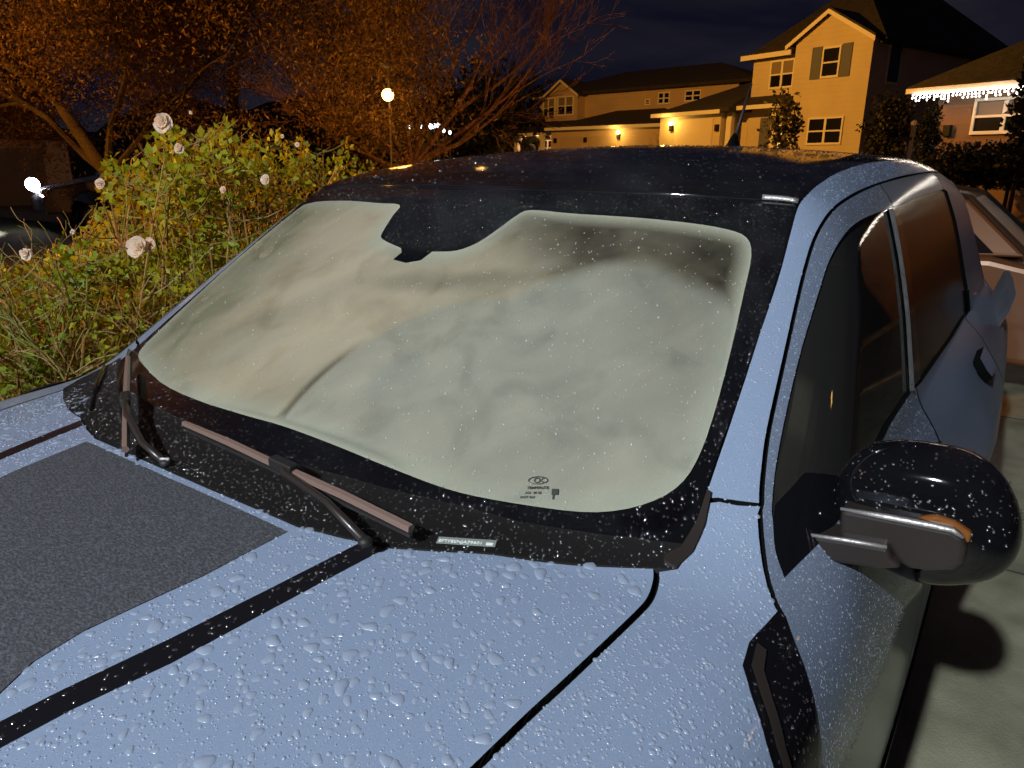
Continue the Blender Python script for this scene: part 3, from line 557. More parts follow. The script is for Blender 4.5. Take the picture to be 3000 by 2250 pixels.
# --- raindrops -------------------------------------------------------------
def drops(name, uv, space, rad, m, off=0, mirror=False, seg_=8, flat=.42, long=None, solver=to3, wob=.12):
    P, Nn = solver(uv, space, off)
    return drops3(name, P*[1, -1, 1] if mirror else P, Nn*[1, -1, 1] if mirror else Nn, rad, m, seg_, flat, long, wob)
def drops3(name, P, Nn, rad, m, seg_=8, flat=.42, long=None, wob=.12):
    n = len(P); rad = np.asarray(rad)
    up = np.array([0, 0, 1.]); t1 = up-Nn*(Nn@up)[:, None]; t1 /= np.maximum(np.linalg.norm(t1, axis=1, keepdims=True), 1e-6); t2 = np.cross(Nn, t1)
    long = np.ones(n) if long is None else long
    rings = [(0, 1.), (.42, .86), (.75, .55), (.94, .2), (1.0, -.05)]
    a = np.arange(seg_)*2*math.pi/seg_; ph = rng.uniform(0, 6.28, (n, 1)); wv = 1+wob*np.sin(2*a+ph)+wob*.7*np.sin(3*a+2*ph)
    fl = flat*rng.uniform(.75, 1.15, n)
    V = []
    for i, (rr, hh) in enumerate(rings):
        if i == 0: V.append((P+Nn*(rad*fl)[:, None])[:, None, :]); continue
        c = (rad[:, None]*rr*wv*np.cos(a)*long[:, None]); s = rad[:, None]*rr*wv*np.sin(a)
        V.append(P[:, None, :]+t1[:, None, :]*c[:, :, None]+t2[:, None, :]*s[:, :, None]+Nn[:, None, :]*(rad*fl*hh)[:, None, None])
    V = np.concatenate(V, 1); per = V.shape[1]
    tmpl = []; tri = []
    for k in range(seg_): tri.append((0, 1+k, 1+(k+1) % seg_))
    for r_ in range(len(rings)-2):
        b = 1+r_*seg_
        for k in range(seg_): tmpl.append((b+k, b+seg_+k, b+seg_+(k+1) % seg_, b+(k+1) % seg_))
    tri = np.array(tri); tmpl = np.array(tmpl); base = (np.arange(n)*per)[:, None, None]
    T = (base+tri[None]).reshape(-1, 3); Q = (base+tmpl[None]).reshape(-1, 4)
    me = bpy.data.meshes.new(name); nv = n*per; me.vertices.add(nv); me.vertices.foreach_set('co', V.reshape(-1))
    me.loops.add(T.size+Q.size); me.loops.foreach_set('vertex_index', np.concatenate([T.ravel(), Q.ravel()]))
    me.polygons.add(len(T)+len(Q)); me.polygons.foreach_set('loop_start', np.concatenate([np.arange(len(T))*3, T.size+np.arange(len(Q))*4]))
    me.update(calc_edges=True); me.validate(); me.polygons.foreach_set('use_smooth', [True]*len(me.polygons))
    me.materials.append(m); o = bpy.data.objects.new(name, me); COL.objects.link(o); o.parent = CAR; o['kind'] = 'stuff'; return o
def scatter(poly, n, holes=()):
    poly = np.array(poly); lo, hi = poly.min(0), poly.max(0); p = rng.uniform(lo, hi, (int(n*6), 2)); k = inside(poly, p)
    for h in holes: k &= ~inside(np.array(h), p)
    return p[k][:n]
near = lambda p: p[(p[:, 0] < .12)]
stripes = [st_o, mir(st_o)]
def thin(p, r):            # drop overlaps, biggest first
    o = np.argsort(-r); p, r = p[o], r[o]; keep = []; cell = {}
    for i in range(len(p)):
        c = (int(p[i, 0]/.02), int(p[i, 1]/.02)); ok = True
        for a in (-1, 0, 1):
            for b in (-1, 0, 1):
                for j in cell.get((c[0]+a, c[1]+b), ()):
                    if (p[i, 0]-p[j, 0])**2+(p[i, 1]-p[j, 1])**2 < ((r[i]+r[j])*.95)**2: ok = False; break
                if not ok: break
            if not ok: break
        if ok: keep.append(i); cell.setdefault(c, []).append(i)
    return p[keep], r[keep]
hp = [(x, y) for x, y in hood_o if x < .14]+[(.14, -.6), (.14, .6)]
hp = [(-.345, 0)]+[(x, y-.006) for x, y in half if x < .62]+[(.62, .50), (.62, -.50)]+[(x, -y+.006) for x, y in half[::-1] if x < .62]
big = scatter(hp, 2000, [dec_o]+stripes); rb = np.clip(rng.lognormal(math.log(.0040), .38, len(big)), .0022, .0085)
sm = scatter(hp, 15500, [dec_o]+stripes); rs = np.clip(rng.lognormal(math.log(.0013), .42, len(sm)), .0006, .0034)
P2, r2 = thin(np.concatenate([big, sm]), np.concatenate([rb, rs])); kk = r2 > .0028
drops('raindrops', P2[kk], 'top', r2[kk], M['drop'], seg_=16, flat=.25, long=rng.uniform(.8, 1.35, kk.sum()), wob=.16)
drops('raindrops', P2[~kk], 'top', r2[~kk], M['drop'], flat=.5)
for s_ in stripes:
    p = scatter(s_, 330); drops('raindrops', p, 'top', rng.uniform(.0008, .0024, len(p)), M['drop_dark'], off=.001)
p = near(scatter(dec_o, 420)); drops('raindrops', p, 'top', rng.uniform(.0005, .0015, len(p)), M['drop_dark'], off=.001)
fp = [q for q in fend_o if q[1] > 12 and q[0] < .6]
p = scatter(fp, 4600, [vent_o]); drops('raindrops', p, 'side', np.clip(rng.lognormal(math.log(.0014), .40, len(p)), .0006, .0036), M['drop'], flat=.34)
p = scatter(vent_o, 300); drops('raindrops', p, 'side', rng.uniform(.0006, .0019, len(p)), M['drop_dark'], off=.004)
p = scatter(rail_o, 2600); p = p[rng.uniform(0, 1, len(p)) < np.clip(1.25+p[:, 0]*.25, .3, 1)]; drops('raindrops', p, 'side', np.clip(rng.lognormal(math.log(.0012), .35, len(p)), .0006, .003), M['drop'], flat=.34)
p = scatter(door_o, 15000); p = p[(p[:, 1] > 5)]; drops('raindrops', p, 'side', np.clip(rng.lognormal(math.log(.0009), .3, len(p)), .0005, .002), M['drop'], flat=.34)
p = scatter(ws_o, 13000); kz = inside(np.array(clear), p)
d1 = p[kz]; d1 = d1[rng.uniform(0, 1, len(d1)) < np.clip(.55+.6*d1[:, 1]-.15*(d1[:, 0]+.8), .12, 1)*.22]
drops('raindrops', d1, 'top', np.clip(rng.lognormal(math.log(.0011), .28, len(d1)), .0006, .0022), M['drop_fog'], long=rng.uniform(1, 1.7, len(d1)), flat=.6)
d2 = p[~kz]; d2 = d2[rng.uniform(0, 1, len(d2)) < np.clip(.8+.7*d2[:, 1], .25, 1)]
drops('raindrops', d2, 'top', np.clip(rng.lognormal(math.log(.0012), .30, len(d2)), .0006, .0024), M['drop_dark'], long=rng.uniform(1, 1.7, len(d2)), flat=.6)
p = scatter(cowl_o, 2200); drops('raindrops', p, 'top', np.clip(rng.lognormal(math.log(.0012), .3, len(p)), .0006, .0024), M['drop_dark'], off=.001, flat=.6)
p = scatter([(x, y) for x, y in roof_o], 6000); p = p[p[:, 0] > -2.9]; drops('raindrops', p, 'top', np.clip(rng.lognormal(math.log(.0017), .35, len(p)), .0008, .0036), M['drop_dark'], flat=.6)
# drops on the mirror cap
me = dome(ho, hx, .065, .06); V = np.array(me.v); c = V.mean(0); pts = []; nn = []
for _ in range(750):
    f = me.f[random.randrange(len(me.f)-2)]; q = V[list(f)]; w = rng.dirichlet([1, 1, 1, 1]); P_ = w@q; n_ = np.cross(q[2]-q[0], q[3]-q[1]); n_ /= np.linalg.norm(n_)+1e-9
    if n_@(P_-c) < 0: n_ = -n_
    if P_[0] > hx-.02 and P_[2] > c[2]-.01: pts.append(P_+n_*.0005); nn.append(n_)
drops3('raindrops', np.array(pts), np.array(nn), rng.uniform(.0007, .0017, len(pts)), M['drop_dark'], flat=.6)

# ================================================================== LIGHTS OF THE PLACE AND ADDED LAMPS
M['lamp_grey'] = mat('lamp_post_grey', (.05, .045, .04), .6)
def bulb(col, es): return mat('lit_bulb', col, .4, emit=col, es=es)
fl = empty('flood_light', FLOOD, 0, 'white flood light on the garage wall behind the camera', 'light')
MB().b2((-.02, -.12, -.08), (.10, .12, .10)).build('lamp_housing', M['black_plastic'], fl, bevel=.01)
MB().b2((-.032, -.09, -.06), (-.022, .09, .07)).build('lamp_lens', bulb((.9, .95, 1), 30), fl)
fs = bpy.data.lights.new('lamp_light', 'SPOT'); fs.energy = 2200; fs.color = (.90, .95, 1.0); fs.spot_size = R(63); fs.spot_blend = .85; fs.shadow_soft_size = .07
fo = bpy.data.objects.new('lamp_light', fs); COL.objects.link(fo); fo.location = (FLOOD[0]-.14, FLOOD[1], FLOOD[2])
fo.rotation_euler = (Vector((-.9, .2, .55))-Vector(FLOOD)).to_track_quat('-Z', 'Y').to_euler()
M['sodium'] = bulb((1, .50, .13), 14)
def street_lamp(x, y, h, watts, label, arm=(.9, 0), r=.16, post=.06, col=SODIUM, grp='sodium street lamps', aim=None, cone=110):
    e = empty('street_lamp', (x, y, 0), 0, label, 'street lamp', grp)
    MB().tube([(0, 0, 0), (0, 0, h*.5), (0, 0, h+.25), (arm[0]*.5, arm[1]*.5, h+.4), (arm[0], arm[1], h+.3)], [post*1.3, post, post*.8, post*.6, post*.5], 8).build('lamp_post', M['lamp_grey'], e)
    MB().sphere((arm[0], arm[1], h+.26), r*1.3, 14, 8, (1, 1, .45)).build('lamp_shade', M['lamp_grey'], e, smooth=True)
    MB().sphere((arm[0], arm[1], h), r, 14, 10).build('lamp_globe', M['sodium'], e, smooth=True)
    if watts and aim:              # spot cone aimed at its target, kept off the car
        l = bpy.data.lights.new('lamp_light', 'SPOT'); l.energy = watts; l.color = col; l.spot_size = R(cone); l.spot_blend = .5; l.shadow_soft_size = .15
        o = bpy.data.objects.new('lamp_light', l); COL.objects.link(o); o.parent = e; o.location = (arm[0], arm[1], h-r-.06)
        o.rotation_euler = (Vector(aim)-Vector((x+arm[0], y+arm[1], h))).to_track_quat('-Z', 'Y').to_euler()
    elif watts: point_lamp('lamp_light', (arm[0], arm[1], h-r-.06), col, watts, .12, e)
    return e
def azd(px, dist, py=480):
    v = _d+_r*(px-1500)/FPX-_u*(py-1125)/FPX; h = math.hypot(v[0], v[1]); return CAM[0]+v[0]/h*dist, CAM[1]+v[1]/h*dist, CAM[2]+v[2]/h*dist
lx, ly, lz = azd(1136, 7.3, 278)
street_lamp(lx-.12, ly-.1, lz, 6, 'glowing orange lamp on a thin post just left of the bare tree trunk', arm=(.12, .1), r=.056, post=.012)
gx, gy, _ = azd(1190, 22)
street_lamp(gx, gy, 8.3, 13000, 'unseen tall street lamp added behind the bare tree to light the houses', arm=(-1.2, .5), post=.045, aim=(gx-20, gy+3.5, 4), cone=145)  # unseen lamp added for the orange light on the house fronts
street_lamp(1.9, -8.3, 4.0, 4300, 'unseen near sodium street lamp placed left of the rose bush to light it', arm=(.0, .8), aim=(-4.8, -5.4, 2.2), cone=100, col=(1, .36, .035))  # unseen lamp put here for the orange light on bush and olive
street_lamp(3.5, -12.2, 6.4, 5000, 'unseen sodium street lamp added beyond the left edge to light the olive tree', arm=(-.3, 1.2), aim=(-5.5, -8.5, 4.6), cone=84, col=(1, .34, .03))  # extra unseen lamp, added to brighten the leafy trees
street_lamp(-9.5, 10.5, 7.2, 5200, 'unseen sodium street lamp added beyond the right edge to light the bare tree', arm=(0, -1.0), aim=(-8.4, -7.5, 3.6), cone=46, col=(1, .36, .05))  # extra unseen lamp, added so the bare tree is lit from the right
# ================================================================== GROUND
M['concrete'] = mat('wet_concrete', (.17, .17, .115), .42, 0, 0, noise=(5, (.34, .34, .24), .30, .72), bump=(160, .5, .004), spec=.35)
M['asphalt'] = mat('wet_asphalt', (.022, .021, .020), .38, noise=(3, (.040, .037, .034), .4, .65), bump=(80, .5, .006))
M['lawn'] = mat('lawn', (.030, .040, .015), .9, noise=(5, (.055, .048, .02), .4, .6), bump=(30, .8, .03))
M['mulch'] = mat('bark_mulch', (.07, .028, .015), .9, noise=(9, (.12, .05, .025), .4, .6), bump=(40, 1, .03))
def st(o, label=None): return tag(o, kind='structure')
st(MB().b2((-600, -600, -.6), (80, 400, 0)).build('ground', M['lawn']))
st(MB().b2((-8.6, -1.15, -.3), (5.2, 4.8, .035)).build('driveway', M['concrete'], bevel=.01))
mb = MB(); [mb.b2((x, -1.15, .034), (x+.012, 4.8, .0362)) for x in (-7.2, -5.0, -2.9, -.6)]; st(mb.build('driveway_joints', mat('joint', (.05, .05, .04), .9)))
st(MB().b2((-10.0, -60, -.3), (-8.6, 60, .030)).build('pavement', M['concrete']))
st(MB().b2((-10.25, -60, -.3), (-10.0, 60, .05)).build('kerb', M['concrete'], bevel=.02))
st(MB().b2((-18.5, -90, -.3), (-10.25, 60, .012)).build('road', M['asphalt']))
st(MB().b2((-18.75, -90, -.3), (-18.5, 60, .10)).build('far_kerb', M['concrete'], bevel=.02))
st(MB().b2((-20.2, -90, -.3), (-18.75, 60, .075)).build('far_pavement', M['concrete']))
st(MB().b2((-8.55, -9.0, -.3), (4.8, -1.2, .04)).build('flower_bed', M['mulch']))
# dark wooded hill behind everything
hv = []; nx = 60
for i in range(nx+1):
    a = R(-172+i*66/nx); dist = 150; h = 8+9*math.exp(-((i-30)/11)**2)*.6+4*math.exp(-((i-44)/6)**2)+rng.uniform(-.5, .5)+2*math.sin(i*.7)
    cx, cy = math.cos(a), math.sin(a); hv += [(cx*dist*.75, cy*dist*.75, -1), (cx*dist, cy*dist, h), (cx*dist*1.5, cy*dist*1.5, h*.8)]
st(MB().add(hv, [(i*3+k, (i+1)*3+k, (i+1)*3+k+1, i*3+k+1) for i in range(nx) for k in (0, 1)]).build('hills', mat('dark_hill', (.012, .012, .010), 1, noise=(.05, (.03, .028, .02), .4, .6)), smooth=True))
# row of white lamps on the hill
hl = [(1142, 384), (1190, 372), (1200, 373), (1226, 368), (1236, 372), (1262, 370), (1272, 370), (1285, 368), (1300, 383), (1318, 388), (1280, 389)]
M['white_lamp'] = bulb((.82, .92, 1), 4.5)
ORD = ['first from the left', 'second from the left', 'third from the left', 'fourth from the left', 'fifth from the left', 'sixth from the left', 'fifth from the right', 'fourth from the right', 'third from the right', 'second from the right', 'first from the right']
for i, (px, py) in enumerate(hl):
    x, y, z = azd(px, 36, py); r_ = .10 if i in (3, 5, 6, 7) else .07
    e = empty('floodlight_mast', (x, y, 0), 0, 'small white lamp, %s in the distant row of lights' % ORD[sorted(h[0] for h in hl).index(px)], 'light mast', 'distant row of white lights')
    MB().tube([(0, 0, -.5), (0, 0, z)], .012, 5).build('mast', M['lamp_grey'], e); MB().sphere((0, 0, z), r_, 8, 6, (1, 1, 1.3)).build('lamp', M['white_lamp'], e, smooth=True)
# ================================================================== HOUSES
def siding(name, c, rough=.8):
    m = mat(name, c, rough, noise=(.8, tuple(k*.86 for k in c), .35, .7)); nt = m.node_tree; b = nt.nodes['Principled BSDF']
    t = nt.nodes.new('ShaderNodeTexCoord'); w = nt.nodes.new('ShaderNodeTexWave'); w.wave_type = 'BANDS'; w.bands_direction = 'Z'; w.wave_profile = 'SAW'; w.inputs['Scale'].default_value = 1.55
    bp = nt.nodes.new('ShaderNodeBump'); bp.inputs['Strength'].default_value = .7; bp.inputs['Distance'].default_value = .03
    nt.links.new(t.outputs['Object'], w.inputs[0]); nt.links.new(w.outputs['Fac'], bp.inputs['Height']); nt.links.new(bp.outputs[0], b.inputs['Normal']); return m
M['sidingA'] = siding('cream_siding', (.60, .52, .38)); M['sidingB'] = siding('tan_siding', (.52, .40, .30)); M['sidingC'] = siding('brown_siding', (.22, .13, .085))
M['trim'] = mat('white_trim', (.72, .68, .60), .6); M['roof'] = mat('shingle_roof', (.020, .018, .018), .9, noise=(6, (.035, .03, .028), .4, .6), bump=(20, .8, .03))
M['pane'] = mat('dark_window_pane', (.006, .006, .007), .25, spec=.35); M['shutter'] = mat('slate_shutter', (.10, .11, .15), .7); M['garage'] = mat('garage_door_paint', (.62, .54, .40), .6)
M['blind'] = mat('window_blind', (.20, .16, .13), .8)
def window(par, u0, u1, z0, z1, y=0., cols=1, blind=.0):
    """double-hung window standing a little proud of the wall"""
    f = MB(); t = .07; w = u1-u0
    for a, b in ((u0, u0+t), (u1-t, u1)): f.b2((a, y, z0), (b, y+.07, z1))
    for a, b in ((z0, z0+t*1.2), (z1-t, z1)): f.b2((u0+t, y, a), (u1-t, y+.068, b))
    o = f.build('window', M['trim'], par)
    for c in range(cols):
        a = u0+t+(w-2*t)*c/cols; b = u0+t+(w-2*t)*(c+1)/cols
        if c: MB().b2((a-.05, y, z0+t*1.2), (a+.05, y+.066, z1-t)).build('mullion', M['trim'], o)
        MB().b2((a+(.05 if c else 0), y, (z0+z1)/2-.03), (b-(.05 if c < cols-1 else 0), y+.06, (z0+z1)/2+.03)).build('meeting_rail', M['trim'], o)
        MB().b2((a, y, z0+t*1.2), (b, y+.02, (z0+z1)/2-.03)).build('pane', M['pane'], o)
        MB().b2((a, y, (z0+z1)/2+.03), (b, y+.02, z1-t)).build('pane', M['blind'] if blind else M['pane'], o)
    return o
def slab(mb, quad, th=.14):
    q = [Vector(p) for p in quad]; n_ = (q[1]-q[0]).cross(q[2]-q[0]).normalized()
    if n_.z < 0: n_ = -n_
    n = len(q); mb.add([tuple(p) for p in q]+[tuple(p-n_*th) for p in q], [tuple(range(n)), tuple(range(n, 2*n))[::-1]]+[(i, n+i, n+(i+1) % n, (i+1) % n) for i in range(n)]); return mb
def hip(par, u0, u1, y0, y1, ze, zr, ov=.35, name='roof', axis='u'):
    a, b, c, d = u0-ov, u1+ov, y0-ov, y1+ov; mb = MB()
    if axis == 'u':
        h = min((d-c)/2, (b-a)/2*.98); r0, r1 = (a+h, (c+d)/2), (b-h, (c+d)/2)
        V = [(a, c, ze), (b, c, ze), (b, d, ze), (a, d, ze), (*r0, zr), (*r1, zr)]; Fs = [(0, 1, 5, 4), (2, 3, 4, 5), (1, 2, 5), (3, 0, 4)]
    else:
        h = min((b-a)/2, (d-c)/2*.98); r0, r1 = ((a+b)/2, c+h), ((a+b)/2, d-h)
        V = [(a, c, ze), (b, c, ze), (b, d, ze), (a, d, ze), (*r0, zr), (*r1, zr)]; Fs = [(0, 1, 4), (1, 2, 5, 4), (2, 3, 5), (3, 0, 4, 5)]
    V += [(p[0], p[1], ze-.16) for p in V[:4]]; Fs += [(0, 6, 7, 1), (1, 7, 8, 2), (2, 8, 9, 3), (3, 9, 6, 0), (9, 8, 7, 6)]
    return mb.add(V, Fs).build(name, M['roof'], par)
def house_frame(px, dist, az, s, name, label):
    x, y, _z = azd(px, dist, 440); e = empty(name, (x, y, 0), 0, label, 'house')
    a = R(az); e.matrix_world = Matrix.Translation((x, y, 0)) @ Matrix(((math.cos(a), math.cos(a+math.pi/2), 0), (math.sin(a), math.sin(a+math.pi/2), 0), (0, 0, 1))).to_4x4(); return e
# ---- A : large cream house, right of centre (u to the left in the picture, y towards the street)
s = 33/27; U = lambda u: u*s; Z = lambda z: 1.5+(z-1.5)*s
A = house_frame(2520, 33, -110, s, 'two_storey_house', 'tall cream two-storey house with gabled bay and grey shutters, brightly lit orange')
MB().prism([(U(.05), 0), (U(2.83), 0), (U(2.83), Z(5.62)), (U(1.6), Z(6.40)), (U(.05), Z(5.55))], 1, -9, 0).build('gabled_bay', M['sidingA'], A)
MB().b2((U(2.83)+.002, -9.5, 0), (U(4.72), -.3, Z(5.36))).build('upper_wing', M['sidingA'], A)
mb = MB(); slab(mb, [(U(-.10), .25, Z(5.50)), (U(1.6), .25, Z(6.50)), (U(1.6), -8, Z(6.50)), (U(-.10), -8, Z(5.50))]); slab(mb, [(U(3.08), .25, Z(5.58)), (U(1.6), .25, Z(6.502)), (U(1.6), -8, Z(6.502)), (U(3.08), -8, Z(5.58))]); gr_ = mb.build('roof', M['roof'], A)
mb = MB()
for a, b in (((U(-.12), Z(5.42)), (U(1.6), Z(6.44))), ((U(3.10), Z(5.50)), (U(1.6), Z(6.44)))):
    mb.prism([a, b, (b[0], b[1]-.17), (a[0], a[1]-.17)], 1, .255, .30)
mb.build('barge_board', M['trim'], gr_)
MB().b2((U(2.9), -.3, Z(5.30)), (U(5.0), .18, Z(5.42))).build('eave', M['roof'], A)
hip(A, U(.2), U(4.7), -13, -.85, Z(5.42), Z(5.42)+3.0, .5, 'main_roof', 'v')
MB().b2((U(.3), -13, 0), (U(2.8), -9.002, Z(5.3))).build('rear_wall', M['sidingA'], A)
MB().b2((U(2.9), .18, Z(5.22)), (U(5.0), .22, Z(5.38))).build('fascia', M['trim'], A)
w = window(A, U(1.10), U(1.76), Z(4.36), Z(5.32))
for a, b in ((1.79, 2.16), (.72, 1.07)): MB().b2((U(a), 0, Z(4.36)), (U(b), .05, Z(5.36))).build('shutter', M['shutter'], A)
window(A, U(.70), U(2.0), Z(2.25), Z(3.14), cols=2)
window(A, U(2.95), U(3.95), Z(4.2), Z(5.15), y=-.3, cols=2, blind=1)
MB().b2((U(2.85), -.9, Z(3.62)), (U(4.7), .55, Z(3.66))).build('porch_ceiling', M['trim'], A)
mb = MB(); slab(mb, [(U(2.72), .75, Z(3.66)), (U(5.4), .75, Z(3.60)), (U(5.4), -.3, Z(4.0)), (U(2.72), -.3, Z(4.0))]); mb.build('porch_roof', M['roof'], A)
MB().b2((U(2.76), .76, Z(3.50)), (U(5.4), .80, Z(3.64))).build('gutter', M['trim'], A)
for u in (5.02, 3.05): MB().b2((U(u)-.14, .40, 0), (U(u)+.14, .62, Z(3.52))).build('porch_post', M['trim'], A)
MB().b2((U(4.73), -1.8, 0), (U(5.2), -.302, Z(3.6))).build('porch_wall', M['sidingA'], A)
dr = MB().b2((U(3.45), -.30, 0), (U(4.15), -.24, Z(3.25))).build('door', M['shutter'], A); MB().b2((U(3.2), -.3, 1.0), (U(3.38), -.26, Z(3.2))).build('door_sidelight', bulb((1, .62, .2), 1.2), A)
MB().b2((U(5.2)+.002, -7, 0), (U(8.3), .9, Z(3.5))).build('garage_wing', M['sidingA'], A)
gd_ = MB(); gd_.b2((U(5.55), .9, 0), (U(7.45), .94, Z(3.28))); gd_ = gd_.build('garage_door', M['garage'], A)
for k in range(4): MB().b2((U(5.60), .94, .2+k*.75), (U(7.40), .955, .82+k*.75)).build('door_panel', M['garage'], gd_)
rg = MB(); V = [(U(4.6), 1.3, Z(3.60)), (U(8.55), 1.3, Z(3.52)), (U(8.55), -7.3, Z(3.52)), (U(4.6), -7.3, Z(3.6)), (U(5.3), -3, Z(4.95)), (U(5.7), -3, Z(4.95))]
rg.add(V+[(p[0], p[1], p[2]-.16) for p in V[:4]], [(0, 1, 5, 4), (1, 2, 5), (2, 3, 4, 5), (3, 0, 4), (0, 6, 7, 1), (1, 7, 8, 2), (2, 8, 9, 3), (3, 9, 6, 0), (6, 9, 8, 7)]); rg.build('garage_roof', M['roof'], A)
MB().b2((U(5.0), 1.31, Z(3.40)), (U(8.5), 1.35, Z(3.54))).build('gutter', M['trim'], A)
MB().tube([(U(2.83)+.10, -.22, 0), (U(2.83)+.10, -.22, Z(5.1))], .06, 6).build('downpipe', M['trim'], A)
for z_ in (Z(5.05), Z(3.2)): pass
mb = MB(); window(A, -.0, .0001, 0, .001) if False else None
sw = MB().box((U(.05)-.02, -1.6, Z(4.75)), (.06, .9, 1.5)).build('window', M['trim'], A); MB().box((U(.05)-.052, -1.6, Z(4.75)), (.02, .76, 1.34)).build('pane', M['pane'], sw)
def wall_lamp(par, u, z, y, lit=True, e=14):
    o = MB().b2((u-.09, y, z-.30), (u+.09, y+.14, z-.02)).build('wall_lantern', M['black_plastic'], par)
    if lit: MB().sphere((u, y+.12, z+.06), .105, 10, 8).build('lantern_glass', bulb((1, .72, .30), e), o, smooth=True)
wall_lamp(A, U(7.62), Z(3.12), .9); wall_lamp(A, U(5.32), Z(3.05), .9, False)
ax, ay, az_ = (A.matrix_world @ Vector((U(7.62), 1.45, Z(3.15))))[:]
point_lamp('lantern_light', (U(7.62), 1.5, Z(3.15)), (1, .55, .10), 60, .1, A)
# ---- B : farther tan house
s = 50/42; B = house_frame(1690, 50, -98, s, 'two_storey_house', 'farther tan two-storey house with small front gable, arched porch and long garage')
MB().prism([(U(.05), 0), (U(2.2), 0), (U(2.2), Z(5.38)), (U(1.1), Z(6.05)), (U(.05), Z(5.42))], 1, -6, 0).build('gabled_bay', M['sidingB'], B)
MB().b2((U(2.2)+.002, -6, 0), (U(3.3), -.6, Z(5.25))).build('side_wing', M['sidingB'], B)
MB().b2((U(-9), -9, 0), (U(.05)-.002, -.8, Z(5.40))).build('long_wing', M['sidingB'], B)
hip(B, U(-9.6), U(3.2), -9, -.8, Z(5.42), Z(6.75), .5, 'main_roof')
mb = MB(); slab(mb, [(U(-.15), .3, Z(5.30)), (U(1.1), .3, Z(6.14)), (U(1.1), -5, Z(6.14)), (U(-.15), -5, Z(5.30))]); slab(mb, [(U(2.4), .3, Z(5.28)), (U(1.1), .3, Z(6.142)), (U(1.1), -5, Z(6.142)), (U(2.4), -5, Z(5.28))]); rr = mb.build('roof', M['roof'], B)
mb = MB()
for a, b in (((U(-.17), Z(5.25)), (U(1.1), Z(6.08))), ((U(2.42), Z(5.23)), (U(1.1), Z(6.08)))): mb.prism([a, b, (b[0], b[1]-.16), (a[0], a[1]-.16)], 1, .305, .35)
mb.build('barge_board', M['trim'], rr)
MB().b2((U(2.2), -.1, Z(5.15)), (U(3.5), -.06, Z(5.30))).build('fascia', M['trim'], B)
window(B, U(1.62), U(3.02) if False else U(2.15), Z(4.2), Z(5.2), cols=1, blind=1); window(B, U(.3), U(1.45), Z(4.22), Z(5.22), cols=2, blind=1)
window(B, U(2.28), U(2.95), Z(4.2), Z(5.2), y=-.6, cols=1, blind=1)
window(B, U(-5.35), U(-4.65), Z(4.55), Z(5.13), y=-.8, cols=2); window(B, U(-7.1), U(-6.2), Z(4.6), Z(5.13), y=-.8, cols=2); window(B, U(-4.2), U(-3.88), Z(4.55), Z(4.85), y=-.8)
mb = MB(); slab(mb, [(U(.0), 2.0, Z(3.42)), (U(4.75), 2.0, Z(3.36)), (U(4.3), .0, Z(3.95)), (U(.0), .0, Z(3.95))]); mb.build('porch_roof', M['roof'], B)
MB().b2((U(.05), 1.7, Z(3.12)), (U(4.6), 1.95, Z(3.34))).build('porch_beam', M['trim'], B)
for u in (4.45, 3.1, 1.25, .25): MB().b2((U(u)-.16, 1.68, 0), (U(u)+.16, 1.97, Z(3.12))).build('porch_post', M['trim'], B)
for u in (3.1,):
    for k in (-1, 1):
        q = [(U(u)+k*.16, Z(3.12)), (U(u)+k*.75, Z(3.12)), (U(u)+k*.42, Z(3.02)), (U(u)+k*.24, Z(2.86)), (U(u)+k*.16, Z(2.6))]
        MB().prism(q if k < 0 else q[::-1], 1, 1.72, 1.93).build('arch_bracket', M['trim'], B)
window(B, U(1.5), U(2.7), Z(2.1), Z(2.95), cols=2)
point_lamp('porch_light', (U(2.0), 1.3, Z(3.0)), (1, .50, .22), 75, .1, B)
MB().b2((U(-7), -.798, 0), (U(.04), 2.6, Z(3.42))).build('garage_wing', M['sidingB'], B)
rg = MB(); V = [(U(.3), 3.0, Z(3.45)), (U(-7.3), 3.0, Z(3.45)), (U(-7.3), -.9, Z(3.6)), (U(.3), -.9, Z(3.6)), (U(-2.2), -.9, Z(4.4)), (U(-5), -.9, Z(4.4))]
rg.add(V+[(p[0], p[1], p[2]-.15) for p in V[:2]], [(0, 4, 5, 1), (1, 5, 2), (0, 3, 4), (2, 5, 4, 3), (0, 1, 7, 6)]); rg.build('garage_roof', M['roof'], B)
MB().b2((U(-7.2), 3.01, Z(3.3)), (U(.2), 3.05, Z(3.45))).build('gutter', M['trim'], B)
for a, b in ((-2.1, -.6), (-4.2, -2.5)):
    g_ = MB().b2((U(a), 2.6, 0), (U(b), 2.63, Z(3.0))).build('garage_door', mat('garage_paint', (.42, .33, .24), .6), B)
    for k in range(4): MB().b2((U(a)+.08, 2.63, .2+k*.72), (U(b)-.08, 2.645, .78+k*.72)).build('door_panel', g_.data.materials[0], g_)
wall_lamp(B, U(-4.36), Z(3.06), 2.6, True, 10); wall_lamp(B, U(-2.30), Z(2.95), 2.6, False); wall_lamp(B, U(-.3), Z(2.95), 2.6, False)
point_lamp('lantern_light', (U(-4.36), 3.2, Z(3.06)), (1, .55, .10), 70, .1, B)
